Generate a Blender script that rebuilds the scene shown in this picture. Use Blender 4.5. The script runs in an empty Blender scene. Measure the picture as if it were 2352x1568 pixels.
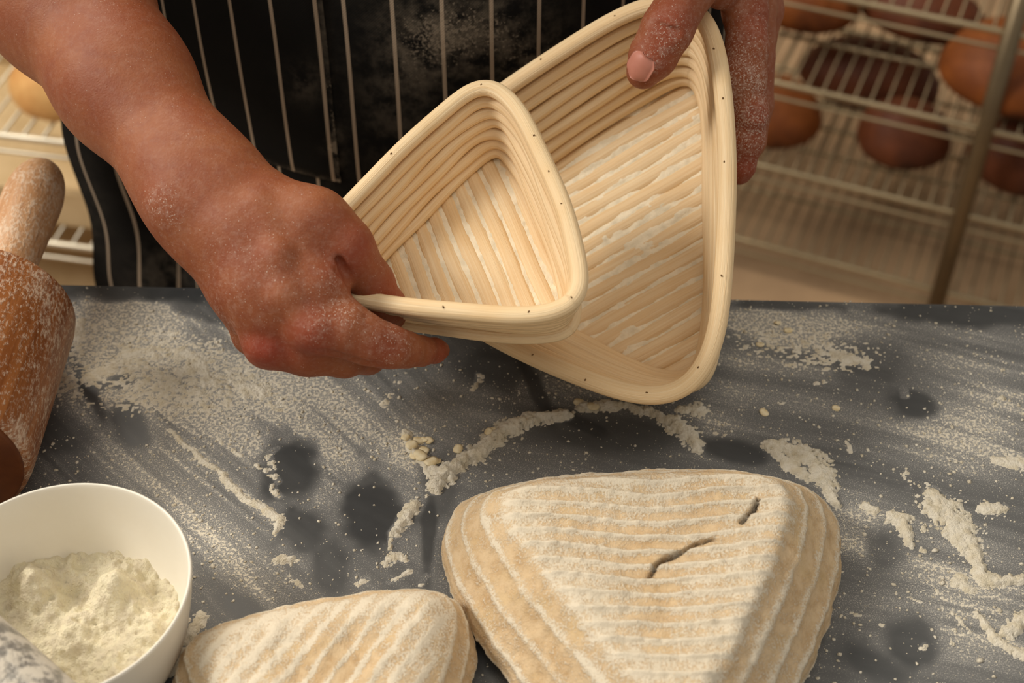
import bpy, math, random
import numpy as np
from mathutils import Matrix, Vector

# ------------------------------------------------------------------ camera, world, lights, exposure
scene = bpy.context.scene
COL = scene.collection
PITCH = math.radians(44)
CAM = np.array([0.0, 0.0, 1.5])
FPX = 50 / 36 * 2352
cam_data = bpy.data.cameras.new('camera')
cam_data.lens = 50; cam_data.sensor_width = 36
cam_data.clip_start = 0.02
cam_data.dof.use_dof = True
cam_data.dof.focus_distance = 0.755
cam_data.dof.aperture_fstop = 7.5
camera = bpy.data.objects.new('camera', cam_data)
camera.location = CAM
camera.rotation_euler = (math.pi / 2 - PITCH, 0, 0)
COL.objects.link(camera)
scene.camera = camera

world = bpy.data.worlds.new('room_light'); scene.world = world
world.use_nodes = True
world.node_tree.nodes['Background'].inputs[0].default_value = (1.0, 0.94, 0.87, 1)
world.node_tree.nodes['Background'].inputs[1].default_value = 0.39

def area(name, loc, target, size, power, color):
    l = bpy.data.lights.new(name, 'AREA'); l.energy = power; l.color = color
    l.shape = 'RECTANGLE'; l.size = size[0]; l.size_y = size[1]
    o = bpy.data.objects.new(name, l); COL.objects.link(o)
    o.location = loc
    o.rotation_euler = (Vector(target) - Vector(loc)).to_track_quat('-Z', 'Y').to_euler()
    return o
area('window_key_light', (-2.80, 0.45, 3.30), (0.0, 0.52, 0.95), (1.0, 1.0), 82, (1.0, 0.95, 0.88))
area('ceiling_light', (0.3, 0.2, 3.0), (0.1, 0.8, 0.6), (1.6, 1.2), 9, (1.0, 0.91, 0.80))
area('rear_fill_light', (-1.2, 2.1, 2.9), (-1.1, 1.7, 0.3), (1.0, 1.0), 52, (1.0, 0.90, 0.76))  # added fill to brighten the left rack, no lamp known there

scene.view_settings.view_transform = 'Standard'
scene.view_settings.look = 'None'
scene.view_settings.gamma = 1.0
scene.view_settings.use_curve_mapping = False
scene.view_settings.exposure = 0.0

random.seed(7)
RNG = np.random.default_rng(11)
TABLE = 0.9

# ------------------------------------------------------------------ view geometry (used to place things at their real distance)
_F = np.array([0, math.cos(PITCH), -math.sin(PITCH)]); _R = np.array([1.0, 0, 0]); _U = np.array([0, math.sin(PITCH), math.cos(PITCH)])
def P(px, py, d):
    return CAM + d * (_F + (px - 1176) / FPX * _R - (py - 784) / FPX * _U)
def T(px, py, z=TABLE):
    v = P(px, py, 1) - CAM
    return CAM + v * (z - CAM[2]) / v[2]
def proj(X):
    v = np.asarray(X) - CAM; d = v @ _F
    return 1176 + FPX * (v @ _R) / d, 784 - FPX * (v @ _U) / d, d

# ------------------------------------------------------------------ helpers
def mesh_obj(name, V, Fc, mat, parent=None, smooth=True, uv=None, attrs=None):
    me = bpy.data.meshes.new(name)
    V = np.asarray(V, dtype=np.float32)
    if isinstance(Fc, np.ndarray):
        n, k = Fc.shape
        me.vertices.add(len(V)); me.vertices.foreach_set('co', V.ravel())
        me.loops.add(n * k); me.loops.foreach_set('vertex_index', Fc.astype(np.int32).ravel())
        me.polygons.add(n)
        me.polygons.foreach_set('loop_start', np.arange(0, n * k, k, dtype=np.int32))
        me.polygons.foreach_set('loop_total', np.full(n, k, dtype=np.int32))
        me.update(calc_edges=True)
    else:
        me.from_pydata([tuple(map(float, v)) for v in V], [], Fc); me.update()
    if smooth:
        me.polygons.foreach_set('use_smooth', np.ones(len(me.polygons), dtype=bool))
    if uv is not None:
        l = me.uv_layers.new(name='UVMap')
        idx = np.empty(len(me.loops), dtype=np.int32); me.loops.foreach_get('vertex_index', idx)
        l.data.foreach_set('uv', np.asarray(uv, dtype=np.float32)[idx].ravel())
    if attrs:
        for k, a in attrs.items():
            at = me.attributes.new(k, 'FLOAT', 'POINT'); at.data.foreach_set('value', np.asarray(a, dtype=np.float32))
    if mat: me.materials.append(mat)
    o = bpy.data.objects.new(name, me); COL.objects.link(o)
    if parent is not None: o.parent = parent
    return o
def share(name, src, parent, M):
    o = bpy.data.objects.new(name, src.data); COL.objects.link(o); o.parent = parent; o.matrix_local = M
    return o
def empty(name, M=None):
    o = bpy.data.objects.new(name, None); COL.objects.link(o); o.empty_display_size = 0.02
    if M is not None: o.matrix_world = M
    return o
def tag(o, label, cat, group=None):
    o['label'] = label; o['category'] = cat
    if group: o['group'] = group
    return o
def mat4(M3, o):
    m = Matrix.Identity(4)
    for i in range(3):
        for j in range(3): m[i][j] = float(M3[i][j])
        m[i][3] = float(o[i])
    return m
def grid_faces(r, c, wrap_c=False, wrap_r=False):
    i = np.arange(r if wrap_r else r - 1)[:, None]; j = np.arange(c if wrap_c else c - 1)[None, :]
    i2 = (i + 1) % r; j2 = (j + 1) % c
    return np.stack([i * c + j + 0 * j, i * c + j2, i2 * c + j2, i2 * c + j + 0 * j], -1).reshape(-1, 4)
def box(V, F, c, s, M=None):
    b = len(V); c = np.array(c); s = np.array(s) / 2
    for dx in (-1, 1):
        for dy in (-1, 1):
            for dz in (-1, 1): V.append(c + s * np.array([dx, dy, dz]))
    for f in ((0, 1, 3, 2), (4, 6, 7, 5), (0, 4, 5, 1), (2, 3, 7, 6), (0, 2, 6, 4), (1, 5, 7, 3)): F.append([b + i for i in f])
def tube(pts, r, seg=10, closed=False):
    pts = np.asarray(pts, float); n = len(pts)
    tg = np.roll(pts, -1, 0) - np.roll(pts, 1, 0) if closed else np.gradient(pts, axis=0)
    tg /= np.linalg.norm(tg, axis=1)[:, None]
    up = np.array([0, 0, 1.0]) if abs(tg[:, 2]).max() < .9 else np.array([.3, 1.0, 0.1])
    a = np.cross(tg, up); a /= np.linalg.norm(a, axis=1)[:, None]; b = np.cross(a, tg)
    th = np.linspace(0, 2 * np.pi, seg, endpoint=False); r = np.broadcast_to(np.asarray(r, float), (n,))
    V = pts[:, None] + r[:, None, None] * (np.cos(th)[None, :, None] * a[:, None] + np.sin(th)[None, :, None] * b[:, None])
    V = V.reshape(-1, 3); F = grid_faces(n, seg, True, closed).tolist()
    if not closed:
        F.append(list(range(seg))[::-1]); F.append([(n - 1) * seg + i for i in range(seg)])
    return V, F
def lathe(prof, seg=64, closed_profile=False):
    prof = np.asarray(prof, float); th = np.linspace(0, 2 * np.pi, seg, endpoint=False)
    V = np.stack([prof[:, 0, None] * np.cos(th), prof[:, 0, None] * np.sin(th), np.repeat(prof[:, 1, None], seg, 1)], -1).reshape(-1, 3)
    return V, grid_faces(len(prof), seg, True, closed_profile)[:, ::-1]
# value noise on numpy arrays
_tab = RNG.random((8, 128, 128)).astype(np.float32)
def vnoise(x, y, s=0):
    xi = np.floor(x).astype(int); yi = np.floor(y).astype(int); fx = x - xi; fy = y - yi
    fx = fx * fx * (3 - 2 * fx); fy = fy * fy * (3 - 2 * fy); t = _tab[s % 8]
    g = lambda i, j: t[i & 127, j & 127]
    return (g(xi, yi) * (1 - fx) + g(xi + 1, yi) * fx) * (1 - fy) + (g(xi, yi + 1) * (1 - fx) + g(xi + 1, yi + 1) * fx) * fy
def fbm(x, y, s=0, o=4):
    v = 0; a = .5; t = 0
    for k in range(o): v = v + a * vnoise(x * 2 ** k + 17.3 * k, y * 2 ** k + 5.1 * k, s + k); t += a; a *= .5
    return v / t
def sstep(a, b, x):
    t = np.clip((x - a) / (b - a), 0, 1); return t * t * (3 - 2 * t)

def surface_nets(D, org, h):
    S = D < 0
    nx, ny, nz = D.shape
    c = np.zeros((nx - 1, ny - 1, nz - 1), np.uint8)
    for dx in (0, 1):
        for dy in (0, 1):
            for dz in (0, 1): c += S[dx:nx - 1 + dx, dy:ny - 1 + dy, dz:nz - 1 + dz]
    I = np.argwhere((c > 0) & (c < 8))
    acc = np.zeros((len(I), 3)); cnt = np.zeros(len(I))
    cor = [(dx, dy, dz) for dx in (0, 1) for dy in (0, 1) for dz in (0, 1)]
    vals = {k: D[I[:, 0] + k[0], I[:, 1] + k[1], I[:, 2] + k[2]].astype(np.float64) for k in cor}
    for k in cor:
        for ax in range(3):
            if k[ax] == 0:
                k2 = list(k); k2[ax] = 1; k2 = tuple(k2)
                a = vals[k]; b = vals[k2]; m = (a < 0) != (b < 0)
                t = np.where(m, a / np.where(m, a - b, 1), 0)
                p = np.tile(np.array(k, float), (len(I), 1)); p[:, ax] = t
                acc[m] += p[m]; cnt[m] += 1
    V = org + h * (I + acc / cnt[:, None])
    idm = np.full(c.shape, -1, np.int32); idm[I[:, 0], I[:, 1], I[:, 2]] = np.arange(len(I))
    Q = []
    for ax in range(3):
        a = S; sl0 = [slice(1, -1)] * 3; sl1 = [slice(1, -1)] * 3
        sl0[ax] = slice(0, -1); sl1[ax] = slice(1, None)
        A = S[tuple(sl0)]; B = S[tuple(sl1)]
        E = np.argwhere(A != B); flip = A[E[:, 0], E[:, 1], E[:, 2]]
        base = E.copy(); o1, o2 = [q for q in range(3) if q != ax]
        base[:, o1] += 1; base[:, o2] += 1
        def cell(d1, d2):
            q = base.copy(); q[:, o1] -= d1; q[:, o2] -= d2; return idm[q[:, 0], q[:, 1], q[:, 2]]
        q = np.stack([cell(1, 1), cell(0, 1), cell(0, 0), cell(1, 0)], -1)
        if ax == 1: flip = ~flip
        q[~flip] = q[~flip][:, ::-1]
        Q.append(q)
    Q = np.concatenate(Q); Q = Q[(Q >= 0).all(1)]
    return V, Q

# ------------------------------------------------------------------ materials
def srgb(r, g, b):
    f = lambda c: (c / 255 / 12.92) if c / 255 <= .04045 else ((c / 255 + .055) / 1.055) ** 2.4
    return (f(r), f(g), f(b), 1)
class NT:
    def __init__(s, name):
        s.m = bpy.data.materials.new(name); s.m.use_nodes = True; s.t = s.m.node_tree
        s.b = s.t.nodes['Principled BSDF']
    def n(s, typ, **kw):
        x = s.t.nodes.new(typ)
        for k, v in kw.items():
            if isinstance(k, str) and hasattr(x, k): setattr(x, k, v)
        return x
    def link(s, a, b): s.t.links.new(a, b)
    def setin(s, node, i, v):
        if hasattr(v, 'is_linked') or isinstance(v, bpy.types.NodeSocket): s.link(v, node.inputs[i])
        else: node.inputs[i].default_value = v
    def obj(s): return s.n('ShaderNodeTexCoord').outputs['Object']
    def uv(s): return s.n('ShaderNodeTexCoord').outputs['UV']
    def attr(s, name): x = s.n('ShaderNodeAttribute'); x.attribute_name = name; return x.outputs['Fac']
    def mapping(s, vec, scale=(1, 1, 1), rot=(0, 0, 0), loc=(0, 0, 0)):
        x = s.n('ShaderNodeMapping'); s.link(vec, x.inputs[0]); x.inputs['Scale'].default_value = scale
        x.inputs['Rotation'].default_value = rot; x.inputs['Location'].default_value = loc; return x.outputs[0]
    def noise(s, vec, scale, detail=3, rough=.55, dist=0):
        x = s.n('ShaderNodeTexNoise'); s.link(vec, x.inputs['Vector']); x.inputs['Scale'].default_value = scale
        x.inputs['Detail'].default_value = detail; x.inputs['Roughness'].default_value = rough; x.inputs['Distortion'].default_value = dist
        return x.outputs['Fac']
    def voro(s, vec, scale):
        x = s.n('ShaderNodeTexVoronoi'); s.link(vec, x.inputs['Vector']); x.inputs['Scale'].default_value = scale; return x.outputs['Distance']
    def math(s, op, a, b=0.0, clamp=False):
        x = s.n('ShaderNodeMath'); x.operation = op; x.use_clamp = clamp; s.setin(x, 0, a); s.setin(x, 1, b); return x.outputs[0]
    def ramp(s, fac, lo, hi, a=0.0, b=1.0):
        x = s.n('ShaderNodeMapRange'); x.interpolation_type = 'SMOOTHSTEP'; s.link(fac, x.inputs[0])
        s.setin(x, 1, lo); s.setin(x, 2, hi); s.setin(x, 3, a); s.setin(x, 4, b); return x.outputs[0]
    def mix(s, fac, a, b):
        x = s.n('ShaderNodeMix'); x.data_type = 'RGBA'; s.setin(x, 0, fac)
        for i, v in ((6, a), (7, b)): s.setin(x, i, v)
        return x.outputs[2]
    def bump(s, h, strength=.3, dist=.001):
        x = s.n('ShaderNodeBump'); s.link(h, x.inputs['Height']); x.inputs['Strength'].default_value = strength; x.inputs['Distance'].default_value = dist
        s.link(x.outputs[0], s.b.inputs['Normal'])
    def out(s, col=None, rough=.5, metal=0, spec=.5):
        if col is not None: s.setin(s.b, 'Base Color', col)
        s.setin(s.b, 'Roughness', rough); s.setin(s.b, 'Metallic', metal); s.b.inputs['Specular IOR Level'].default_value = spec
        return s.m

FLOUR = srgb(244, 235, 214)
def m_cane():
    t = NT('pale_cane'); uv = t.uv()
    g = t.noise(t.mapping(uv, (6, 700, 1)), 1, 4, .6)
    g2 = t.noise(t.mapping(uv, (30, 2600, 1)), 1, 2, .5)
    ob = t.n('ShaderNodeObjectInfo').outputs['Random']
    l = t.noise(t.mapping(t.obj(), (25, 25, 25)), 1, 2)
    c = t.mix(t.ramp(g, .3, .75), srgb(232, 201, 154), srgb(244, 222, 182))
    c = t.mix(t.math('MULTIPLY', t.ramp(l, .45, .75), .4), c, srgb(226, 186, 128))
    c = t.mix(t.math('MULTIPLY', t.ramp(g2, .62, .75), .35), c, srgb(196, 152, 98))
    c = t.mix(t.math('MULTIPLY', ob, .25), c, srgb(220, 178, 120))
    t.bump(t.math('ADD', g, t.math('MULTIPLY', g2, .5)), .6, .0008)
    return t.out(c, .55, spec=.35)
def m_flour(name='flour_powder', col=FLOUR, bs=.9):
    t = NT(name); o = t.obj()
    n = t.noise(o, 700, 4, .65); n2 = t.noise(o, 160, 3)
    c = t.mix(t.ramp(n2, .35, .7), col, srgb(228, 215, 186))
    t.bump(t.math('ADD', n, n2), bs, .002)
    return t.out(c, .95, spec=.1)
def m_skin():
    t = NT('floury_skin'); o = t.obj()
    big = t.noise(o, 28, 3); med = t.noise(o, 160, 3); fine = t.noise(o, 900, 3)
    c = t.mix(t.ramp(big, .3, .7), srgb(148, 88, 54), srgb(136, 73, 43))
    c = t.mix(t.math('MULTIPLY', t.ramp(med, .45, .75), .35), c, srgb(124, 64, 43))
    c = t.mix(t.attr('red'), c, srgb(150, 58, 42))
    sp = t.noise(o, 1050, 2, .5); pat = t.noise(o, 35, 4, .7)
    fl = t.attr('flour')
    th = t.math('SUBTRACT', .83, t.math('ADD', t.math('MULTIPLY', fl, .2), t.math('MULTIPLY', pat, .2)))
    speck = t.ramp(sp, th, t.math('ADD', th, .08))
    film = t.math('MULTIPLY', t.math('MULTIPLY', fl, .32), t.ramp(t.noise(o, 300, 4, .75), .42, .75))
    c = t.mix(t.math('MAXIMUM', t.math('MULTIPLY', speck, .48), film), c, srgb(232, 214, 196))
    wr = t.n('ShaderNodeTexVoronoi'); wr.feature = 'DISTANCE_TO_EDGE'; t.link(t.mapping(o, (520, 520, 520)), wr.inputs['Vector']); wr.inputs['Scale'].default_value = 1
    h = t.math('ADD', t.math('MULTIPLY', wr.outputs['Distance'], .5), t.math('MULTIPLY', fine, .6))
    t.bump(t.math('ADD', h, t.math('MULTIPLY', speck, 1.0)), .32, .0007)
    t.b.inputs['Subsurface Weight'].default_value = .12
    t.b.inputs['Subsurface Radius'].default_value = (.008, .003, .0015)
    return t.out(c, t.math('ADD', .48, t.math('MULTIPLY', fl, .3)), spec=.28)
def m_nail():
    t = NT('thumb_nail_skin'); n = t.noise(t.obj(), 300, 2)
    return t.out(t.mix(n, srgb(186, 118, 98), srgb(194, 128, 106)), .5)
def m_table():
    t = NT('floured_slate'); o = t.obj()
    n = t.noise(o, 90, 3); c = t.mix(n, srgb(40, 42, 43), srgb(56, 58, 59))
    d = t.attr('dust')
    sp = t.noise(o, 1500, 2, .6); sp2 = t.noise(o, 560, 3, .7)
    th = t.math('SUBTRACT', .775, t.math('MULTIPLY', d, .36))
    m1 = t.ramp(sp, th, t.math('ADD', th, .12))
    th2 = t.math('SUBTRACT', 1.10, t.math('MULTIPLY', d, .62))
    m2 = t.ramp(sp2, th2, t.math('ADD', th2, .06))
    film = t.math('MULTIPLY', t.math('POWER', d, 1.2), .46)
    m = t.math('MAXIMUM', t.math('MAXIMUM', t.math('MULTIPLY', m1, .72), m2), film, True)
    c = t.mix(film, c, srgb(182, 180, 174)); c = t.mix(t.math('MULTIPLY', m1, .55), c, srgb(200, 195, 184)); c = t.mix(m2, c, srgb(222, 212, 190))
    t.bump(m, .5, .0008)
    return t.out(c, t.ramp(m, 0, .5, .42, .85), spec=.4)
def m_table_side():
    t = NT('dark_slate_edge'); n = t.noise(t.obj(), 60, 3)
    return t.out(t.mix(n, srgb(30, 30, 30), srgb(46, 46, 46)), .6)
def m_pin(name, a, b, amount):
    t = NT(name); o = t.obj()
    g = t.noise(t.mapping(o, (160, 10, 160)), 1, 4, .6, .6); g2 = t.noise(t.mapping(o, (900, 40, 900)), 1, 2)
    c = t.mix(t.ramp(g, .3, .7), srgb(*a), srgb(*b)); c = t.mix(t.math('MULTIPLY', t.ramp(g2, .5, .8), .35), c, srgb(70, 36, 16))
    pat = t.noise(o, 38, 4, .7); sp = t.noise(t.mapping(o, (1, .55, 1)), 560, 3, .65)
    th = t.math('SUBTRACT', t.math('ADD', amount, .12), t.math('MULTIPLY', pat, .72))
    m = t.ramp(sp, t.math('SUBTRACT', th, .06), t.math('ADD', th, .24))
    m = t.math('MULTIPLY', m, .66)
    film = t.math('MULTIPLY', t.ramp(pat, .5, .8), .4)
    m = t.math('MAXIMUM', m, film)
    c = t.mix(m, c, srgb(226, 208, 184)); t.bump(m, .4, .0008)
    return t.out(c, t.ramp(m, 0, .6, .42, .85), spec=.4)
def m_bowl():
    t = NT('white_plastic'); n = t.noise(t.obj(), 60, 3)
    return t.out(t.mix(n, srgb(238, 230, 212), srgb(243, 237, 222)), .4, spec=.4)
def m_scoop():
    t = NT('floured_steel'); o = t.obj(); n = t.noise(o, 130, 4, .65)
    m = t.ramp(n, .36, .56)
    c = t.mix(m, srgb(150, 146, 138), srgb(206, 197, 180)); t.bump(m, .4, .001)
    return t.out(c, t.ramp(m, 0, 1, .35, .9), t.ramp(m, 0, 1, .35, 0.0))
def m_loaf():
    t = NT('floured_crust'); o = t.obj()
    f = t.attr('flour'); cr = t.attr('crack')
    a = t.noise(o, 120, 4, .65); b = t.noise(o, 850, 3, .65); g = t.noise(o, 45, 3)
    c = t.mix(t.ramp(a, .35, .7), srgb(212, 186, 148), srgb(190, 158, 116))
    c = t.mix(t.math('MULTIPLY', t.ramp(g, .5, .75), .5), c, srgb(204, 176, 128))
    n = t.math('ADD', t.math('MULTIPLY', a, .42), t.math('MULTIPLY', b, .58))
    th = t.math('SUBTRACT', .80, t.math('MULTIPLY', f, .55))
    m = t.ramp(n, t.math('SUBTRACT', th, .08), t.math('ADD', th, .10))
    c = t.mix(t.math('MULTIPLY', m, .88), c, srgb(224, 213, 190))
    fl = t.ramp(t.voro(o, 260), .16, .08)
    c = t.mix(t.math('MULTIPLY', fl, .35), c, srgb(206, 172, 120))
    c = t.mix(cr, c, srgb(56, 36, 20))
    t.bump(t.math('ADD', t.math('MULTIPLY', n, 1.2), t.math('MULTIPLY', m, .5)), .45, .0016)
    return t.out(c, .9, spec=.15)
def m_bread(name, a, b, dark):
    t = NT(name); o = t.obj(); n = t.noise(o, 22, 4, .6); n2 = t.noise(o, 9, 3)
    c = t.mix(t.ramp(n, .3, .7), srgb(*a), srgb(*b)); c = t.mix(t.ramp(n2, .55, .75), c, srgb(*dark))
    t.bump(n, .4, .006)
    return t.out(c, .6, spec=.3)
def m_steel(name='warm_steel', col=(176, 164, 140), rough=.38):
    t = NT(name); n = t.noise(t.obj(), 40, 2)
    c = t.mix(n, srgb(*col), srgb(*[int(v * .86) for v in col]))
    return t.out(c, rough, .75)
def m_apron():
    t = NT('striped_apron_cloth'); uv = t.uv(); sep = t.n('ShaderNodeSeparateXYZ'); t.link(uv, sep.inputs[0])
    u = t.math('FRACT', t.math('DIVIDE', sep.outputs[0], .0305)); d = t.math('ABSOLUTE', t.math('SUBTRACT', u, .5))
    st = t.ramp(d, .046, .036)
    o = t.obj(); tw = t.n('ShaderNodeTexWave'); t.link(t.mapping(uv, (1, 1, 1), (0, 0, .78)), tw.inputs[0]); tw.inputs['Scale'].default_value = 240
    w = tw.outputs['Fac']
    c = t.mix(t.noise(o, 30, 3), srgb(15, 15, 14), srgb(26, 25, 23))
    c = t.mix(t.math('MULTIPLY', st, t.math('ADD', .72, t.math('MULTIPLY', w, .28))), c, srgb(172, 154, 132))
    f = t.attr('flour'); sp = t.noise(o, 500, 3, .7); pat = t.noise(o, 60, 4, .7)
    th = t.math('SUBTRACT', .86, t.math('ADD', t.math('MULTIPLY', f, .42), t.math('MULTIPLY', pat, .12)))
    m = t.math('MULTIPLY', t.ramp(sp, th, t.math('ADD', th, .1)), .35)
    film = t.math('MULTIPLY', t.math('MULTIPLY', f, .34), t.ramp(pat, .35, .7))
    c = t.mix(t.math('MAXIMUM', m, film), c, srgb(200, 184, 160))
    t.bump(w, .12, .0006)
    return t.out(c, .9, spec=.12)
def m_plain(name, a, b, rough=.8, scale=8, spec=.3):
    t = NT(name); n = t.noise(t.obj(), scale, 4, .6)
    return t.out(t.mix(t.ramp(n, .3, .7), srgb(*a), srgb(*b)), rough, spec=spec)

CANE = m_cane(); FLR = m_flour(); BFL = m_flour('basket_flour', srgb(246, 232, 202), .35); SKIN = m_skin(); NAIL = m_nail(); APRON = m_apron()
STEEL = m_steel(); LOAF = m_loaf()
DARKHOLE = m_plain('dark_peg_hole', (110, 82, 52), (140, 108, 70))
SHIRT = m_plain('black_shirt_cloth', (22, 22, 22), (34, 33, 32), .95, 40, .1)

# ------------------------------------------------------------------ setting: floor and wall behind
FLOOR_M = m_plain('worn_floor', (178, 148, 114), (160, 132, 102), .75, 5)
WALL_M = m_plain('plastered_wall', (206, 186, 150), (190, 170, 136), .9, 4)
V = []; F = []; box(V, F, (0, 1.2, -.05), (6, 5.4, .1))
o = mesh_obj('floor', V, F, FLOOR_M, smooth=False); o['kind'] = 'structure'
V = []; F = []; box(V, F, (0, 3.85, 1.5), (6, .1, 3))
o = mesh_obj('wall_back', V, F, WALL_M, smooth=False); o['kind'] = 'structure'

# ------------------------------------------------------------------ work table with flour on it
e0 = T(165, 655); e1 = T(2352, 703)
ex = e1 - e0; yaw = math.atan2(ex[1], ex[0])
def edge_y(x): return e0[1] + (x - e0[0]) * math.tan(yaw)
table = empty('work_table', Matrix.Translation((0, .3, 0)))
tag(table, 'dark slate work table dusted with white flour', 'table')
def tl(p): return np.asarray(p) - np.array([0, .3, 0])
gx = np.concatenate([np.linspace(-.62, -.36, 60)[:-1], np.arange(-.36, .36, .0009), np.linspace(.36, .62, 60)]); gy = np.concatenate([np.linspace(0, .42, 50)[:-1], np.linspace(.42, 1, 390)])
X, S_ = np.meshgrid(gx, gy, indexing='ij'); Y = .13 + (edge_y(X) - .13) * S_
PX, PY, _ = proj(np.stack([X, Y, np.full_like(X, TABLE)], -1).reshape(-1, 3)); PX = PX.reshape(X.shape); PY = PY.reshape(X.shape)
def blob(cx, cy, sx, sy, ang=0):
    a = math.radians(ang); dx = PX - cx; dy = PY - cy
    u = (dx * math.cos(a) + dy * math.sin(a)) / sx; v = (-dx * math.sin(a) + dy * math.cos(a)) / sy
    return np.exp(-(u * u + v * v))
WX = (fbm(X * 60, Y * 60, 1, 3) - .5); WY = (fbm(X * 60, Y * 60, 3, 3) - .5)
def stroke(pts, w, warp=22):
    d = np.full(PX.shape, 1e9); pts = np.array(pts, float); w = np.broadcast_to(np.asarray(w, float), (len(pts),)); W = np.ones(PX.shape)
    qx = PX + WX * warp; qy = PY + WY * warp
    if len(pts) == 1: pts = np.array([pts[0], pts[0] + .01]); w = np.repeat(w, 2)
    for i in range(len(pts) - 1):
        a = pts[i]; b = pts[i + 1]; ab = b - a
        t = np.clip(((qx - a[0]) * ab[0] + (qy - a[1]) * ab[1]) / (ab @ ab), 0, 1)
        dd = np.hypot(qx - a[0] - t * ab[0], (qy - a[1] - t * ab[1]) * 1.25) / (w[i] + (w[i + 1] - w[i]) * t)
        d = np.minimum(d, dd)
    return d
dust = .50 + .50 * (fbm(X * 9, Y * 9, 2, 3) - .4)
def streak(ang, along, across, s):
    a = math.radians(ang); u = X * math.cos(a) + Y * math.sin(a); v = -X * math.sin(a) + Y * math.cos(a)
    u = u + .015 * fbm(X * 14, Y * 14, s, 2); v = v + .05 * fbm(X * 6, Y * 6, s + 1, 2)
    return fbm(u * along, v * across, s, 4)
left = sstep(1250, 850, PX)
st = left * (.5 * streak(-42, 7, 130, 4) + .5 * streak(-44, 9, 320, 2)) + (1 - left) * (.6 * streak(-14, 7, 90, 5) + .4 * streak(-18, 10, 260, 3))
for cx, cy, sx, sy, an, v in (
    (330, 860, 190, 75, 8, .78), (500, 890, 150, 45, 8, .55), (230, 740, 90, 55, 0, .62), (370, 720, 120, 40, 0, .40), (620, 850, 120, 50, 20, .28),
    (620, 960, 220, 120, 20, .30), (760, 1040, 130, 110, 40, .30), (500, 1180, 260, 120, 38, .26), (520, 1330, 200, 90, 35, .22), (800, 1330, 160, 60, 0, .18),
    (940, 1060, 60, 130, 10, .22), (1060, 930, 130, 70, 0, .16), (1250, 880, 200, 60, 10, .14), (1850, 760, 170, 45, 4, .45), (1800, 860, 160, 90, 10, .12), (1620, 980, 80, 60, 20, .32),
    (2220, 830, 190, 90, 15, .28), (2080, 1010, 240, 60, 12, .22), (2250, 1000, 150, 120, 10, .26), (1960, 1200, 80, 90, 20, .32), (2200, 1330, 160, 130, 15, .28),
    (2250, 1480, 160, 90, 10, .36), (2010, 1420, 120, 70, 10, .10), (1400, 880, 120, 50, 0, .18), (1690, 880, 60, 80, 0, .16)):
    dust = dust + v * blob(cx, cy, sx, sy, an)
dust = dust * (.42 + 1.15 * st)
for cx, cy, sx, sy, an, v in (
    (668, 1068, 62, 66, 20, 1.0), (860, 1170, 62, 88, 0, 1.0), (195, 880, 75, 16, 62, 1.0), (262, 880, 60, 20, -10, .8), (300, 985, 28, 48, -20, .9),  # narrow tilted streak beside the rolling pin: a shadow painted as thinner dust
    (690, 1225, 60, 50, 20, .8), (770, 1310, 45, 60, 20, .7), (130, 1000, 60, 40, 0, .5), (300, 655, 280, 34, 1, 1.0), (470, 705, 110, 30, 10, .7), (1150, 690, 420, 30, 1, .8), (1130, 850, 80, 50, 0, .6), (1230, 890, 14, 80, -25, .7),
    (1330, 970, 70, 14, 25, .7), (1420, 1000, 170, 36, 0, .45), (1690, 1035, 80, 24, 15, .9), (2110, 930, 48, 30, 10, .9), (2090, 1475, 60, 50, 0, .8), (2010, 1530, 90, 40, 30, .7),
    (2230, 722, 190, 22, 3, .95), (1790, 700, 120, 10, 1, .7), (985, 1230, 14, 110, 3, .8), (1010, 1120, 40, 70, 0, .5), (560, 1400, 90, 26, 35, .5), (330, 1180, 60, 26, 35, .5),
    (2030, 1260, 40, 50, 0, .5), (1990, 830, 90, 40, 10, .4), (700, 690, 200, 30, 5, .6), (1100, 1480, 80, 60, 40, .6)):
    edge = sstep(.20, .75, blob(cx, cy, sx * 1.25, sy * 1.25, an) + .55 * WX + .5 * WY + .5 * (st - .5)) * sstep(.03, .22, blob(cx, cy, sx * 1.25, sy * 1.25, an))
    dust = dust * (1 - .76 * v * edge)
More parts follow.
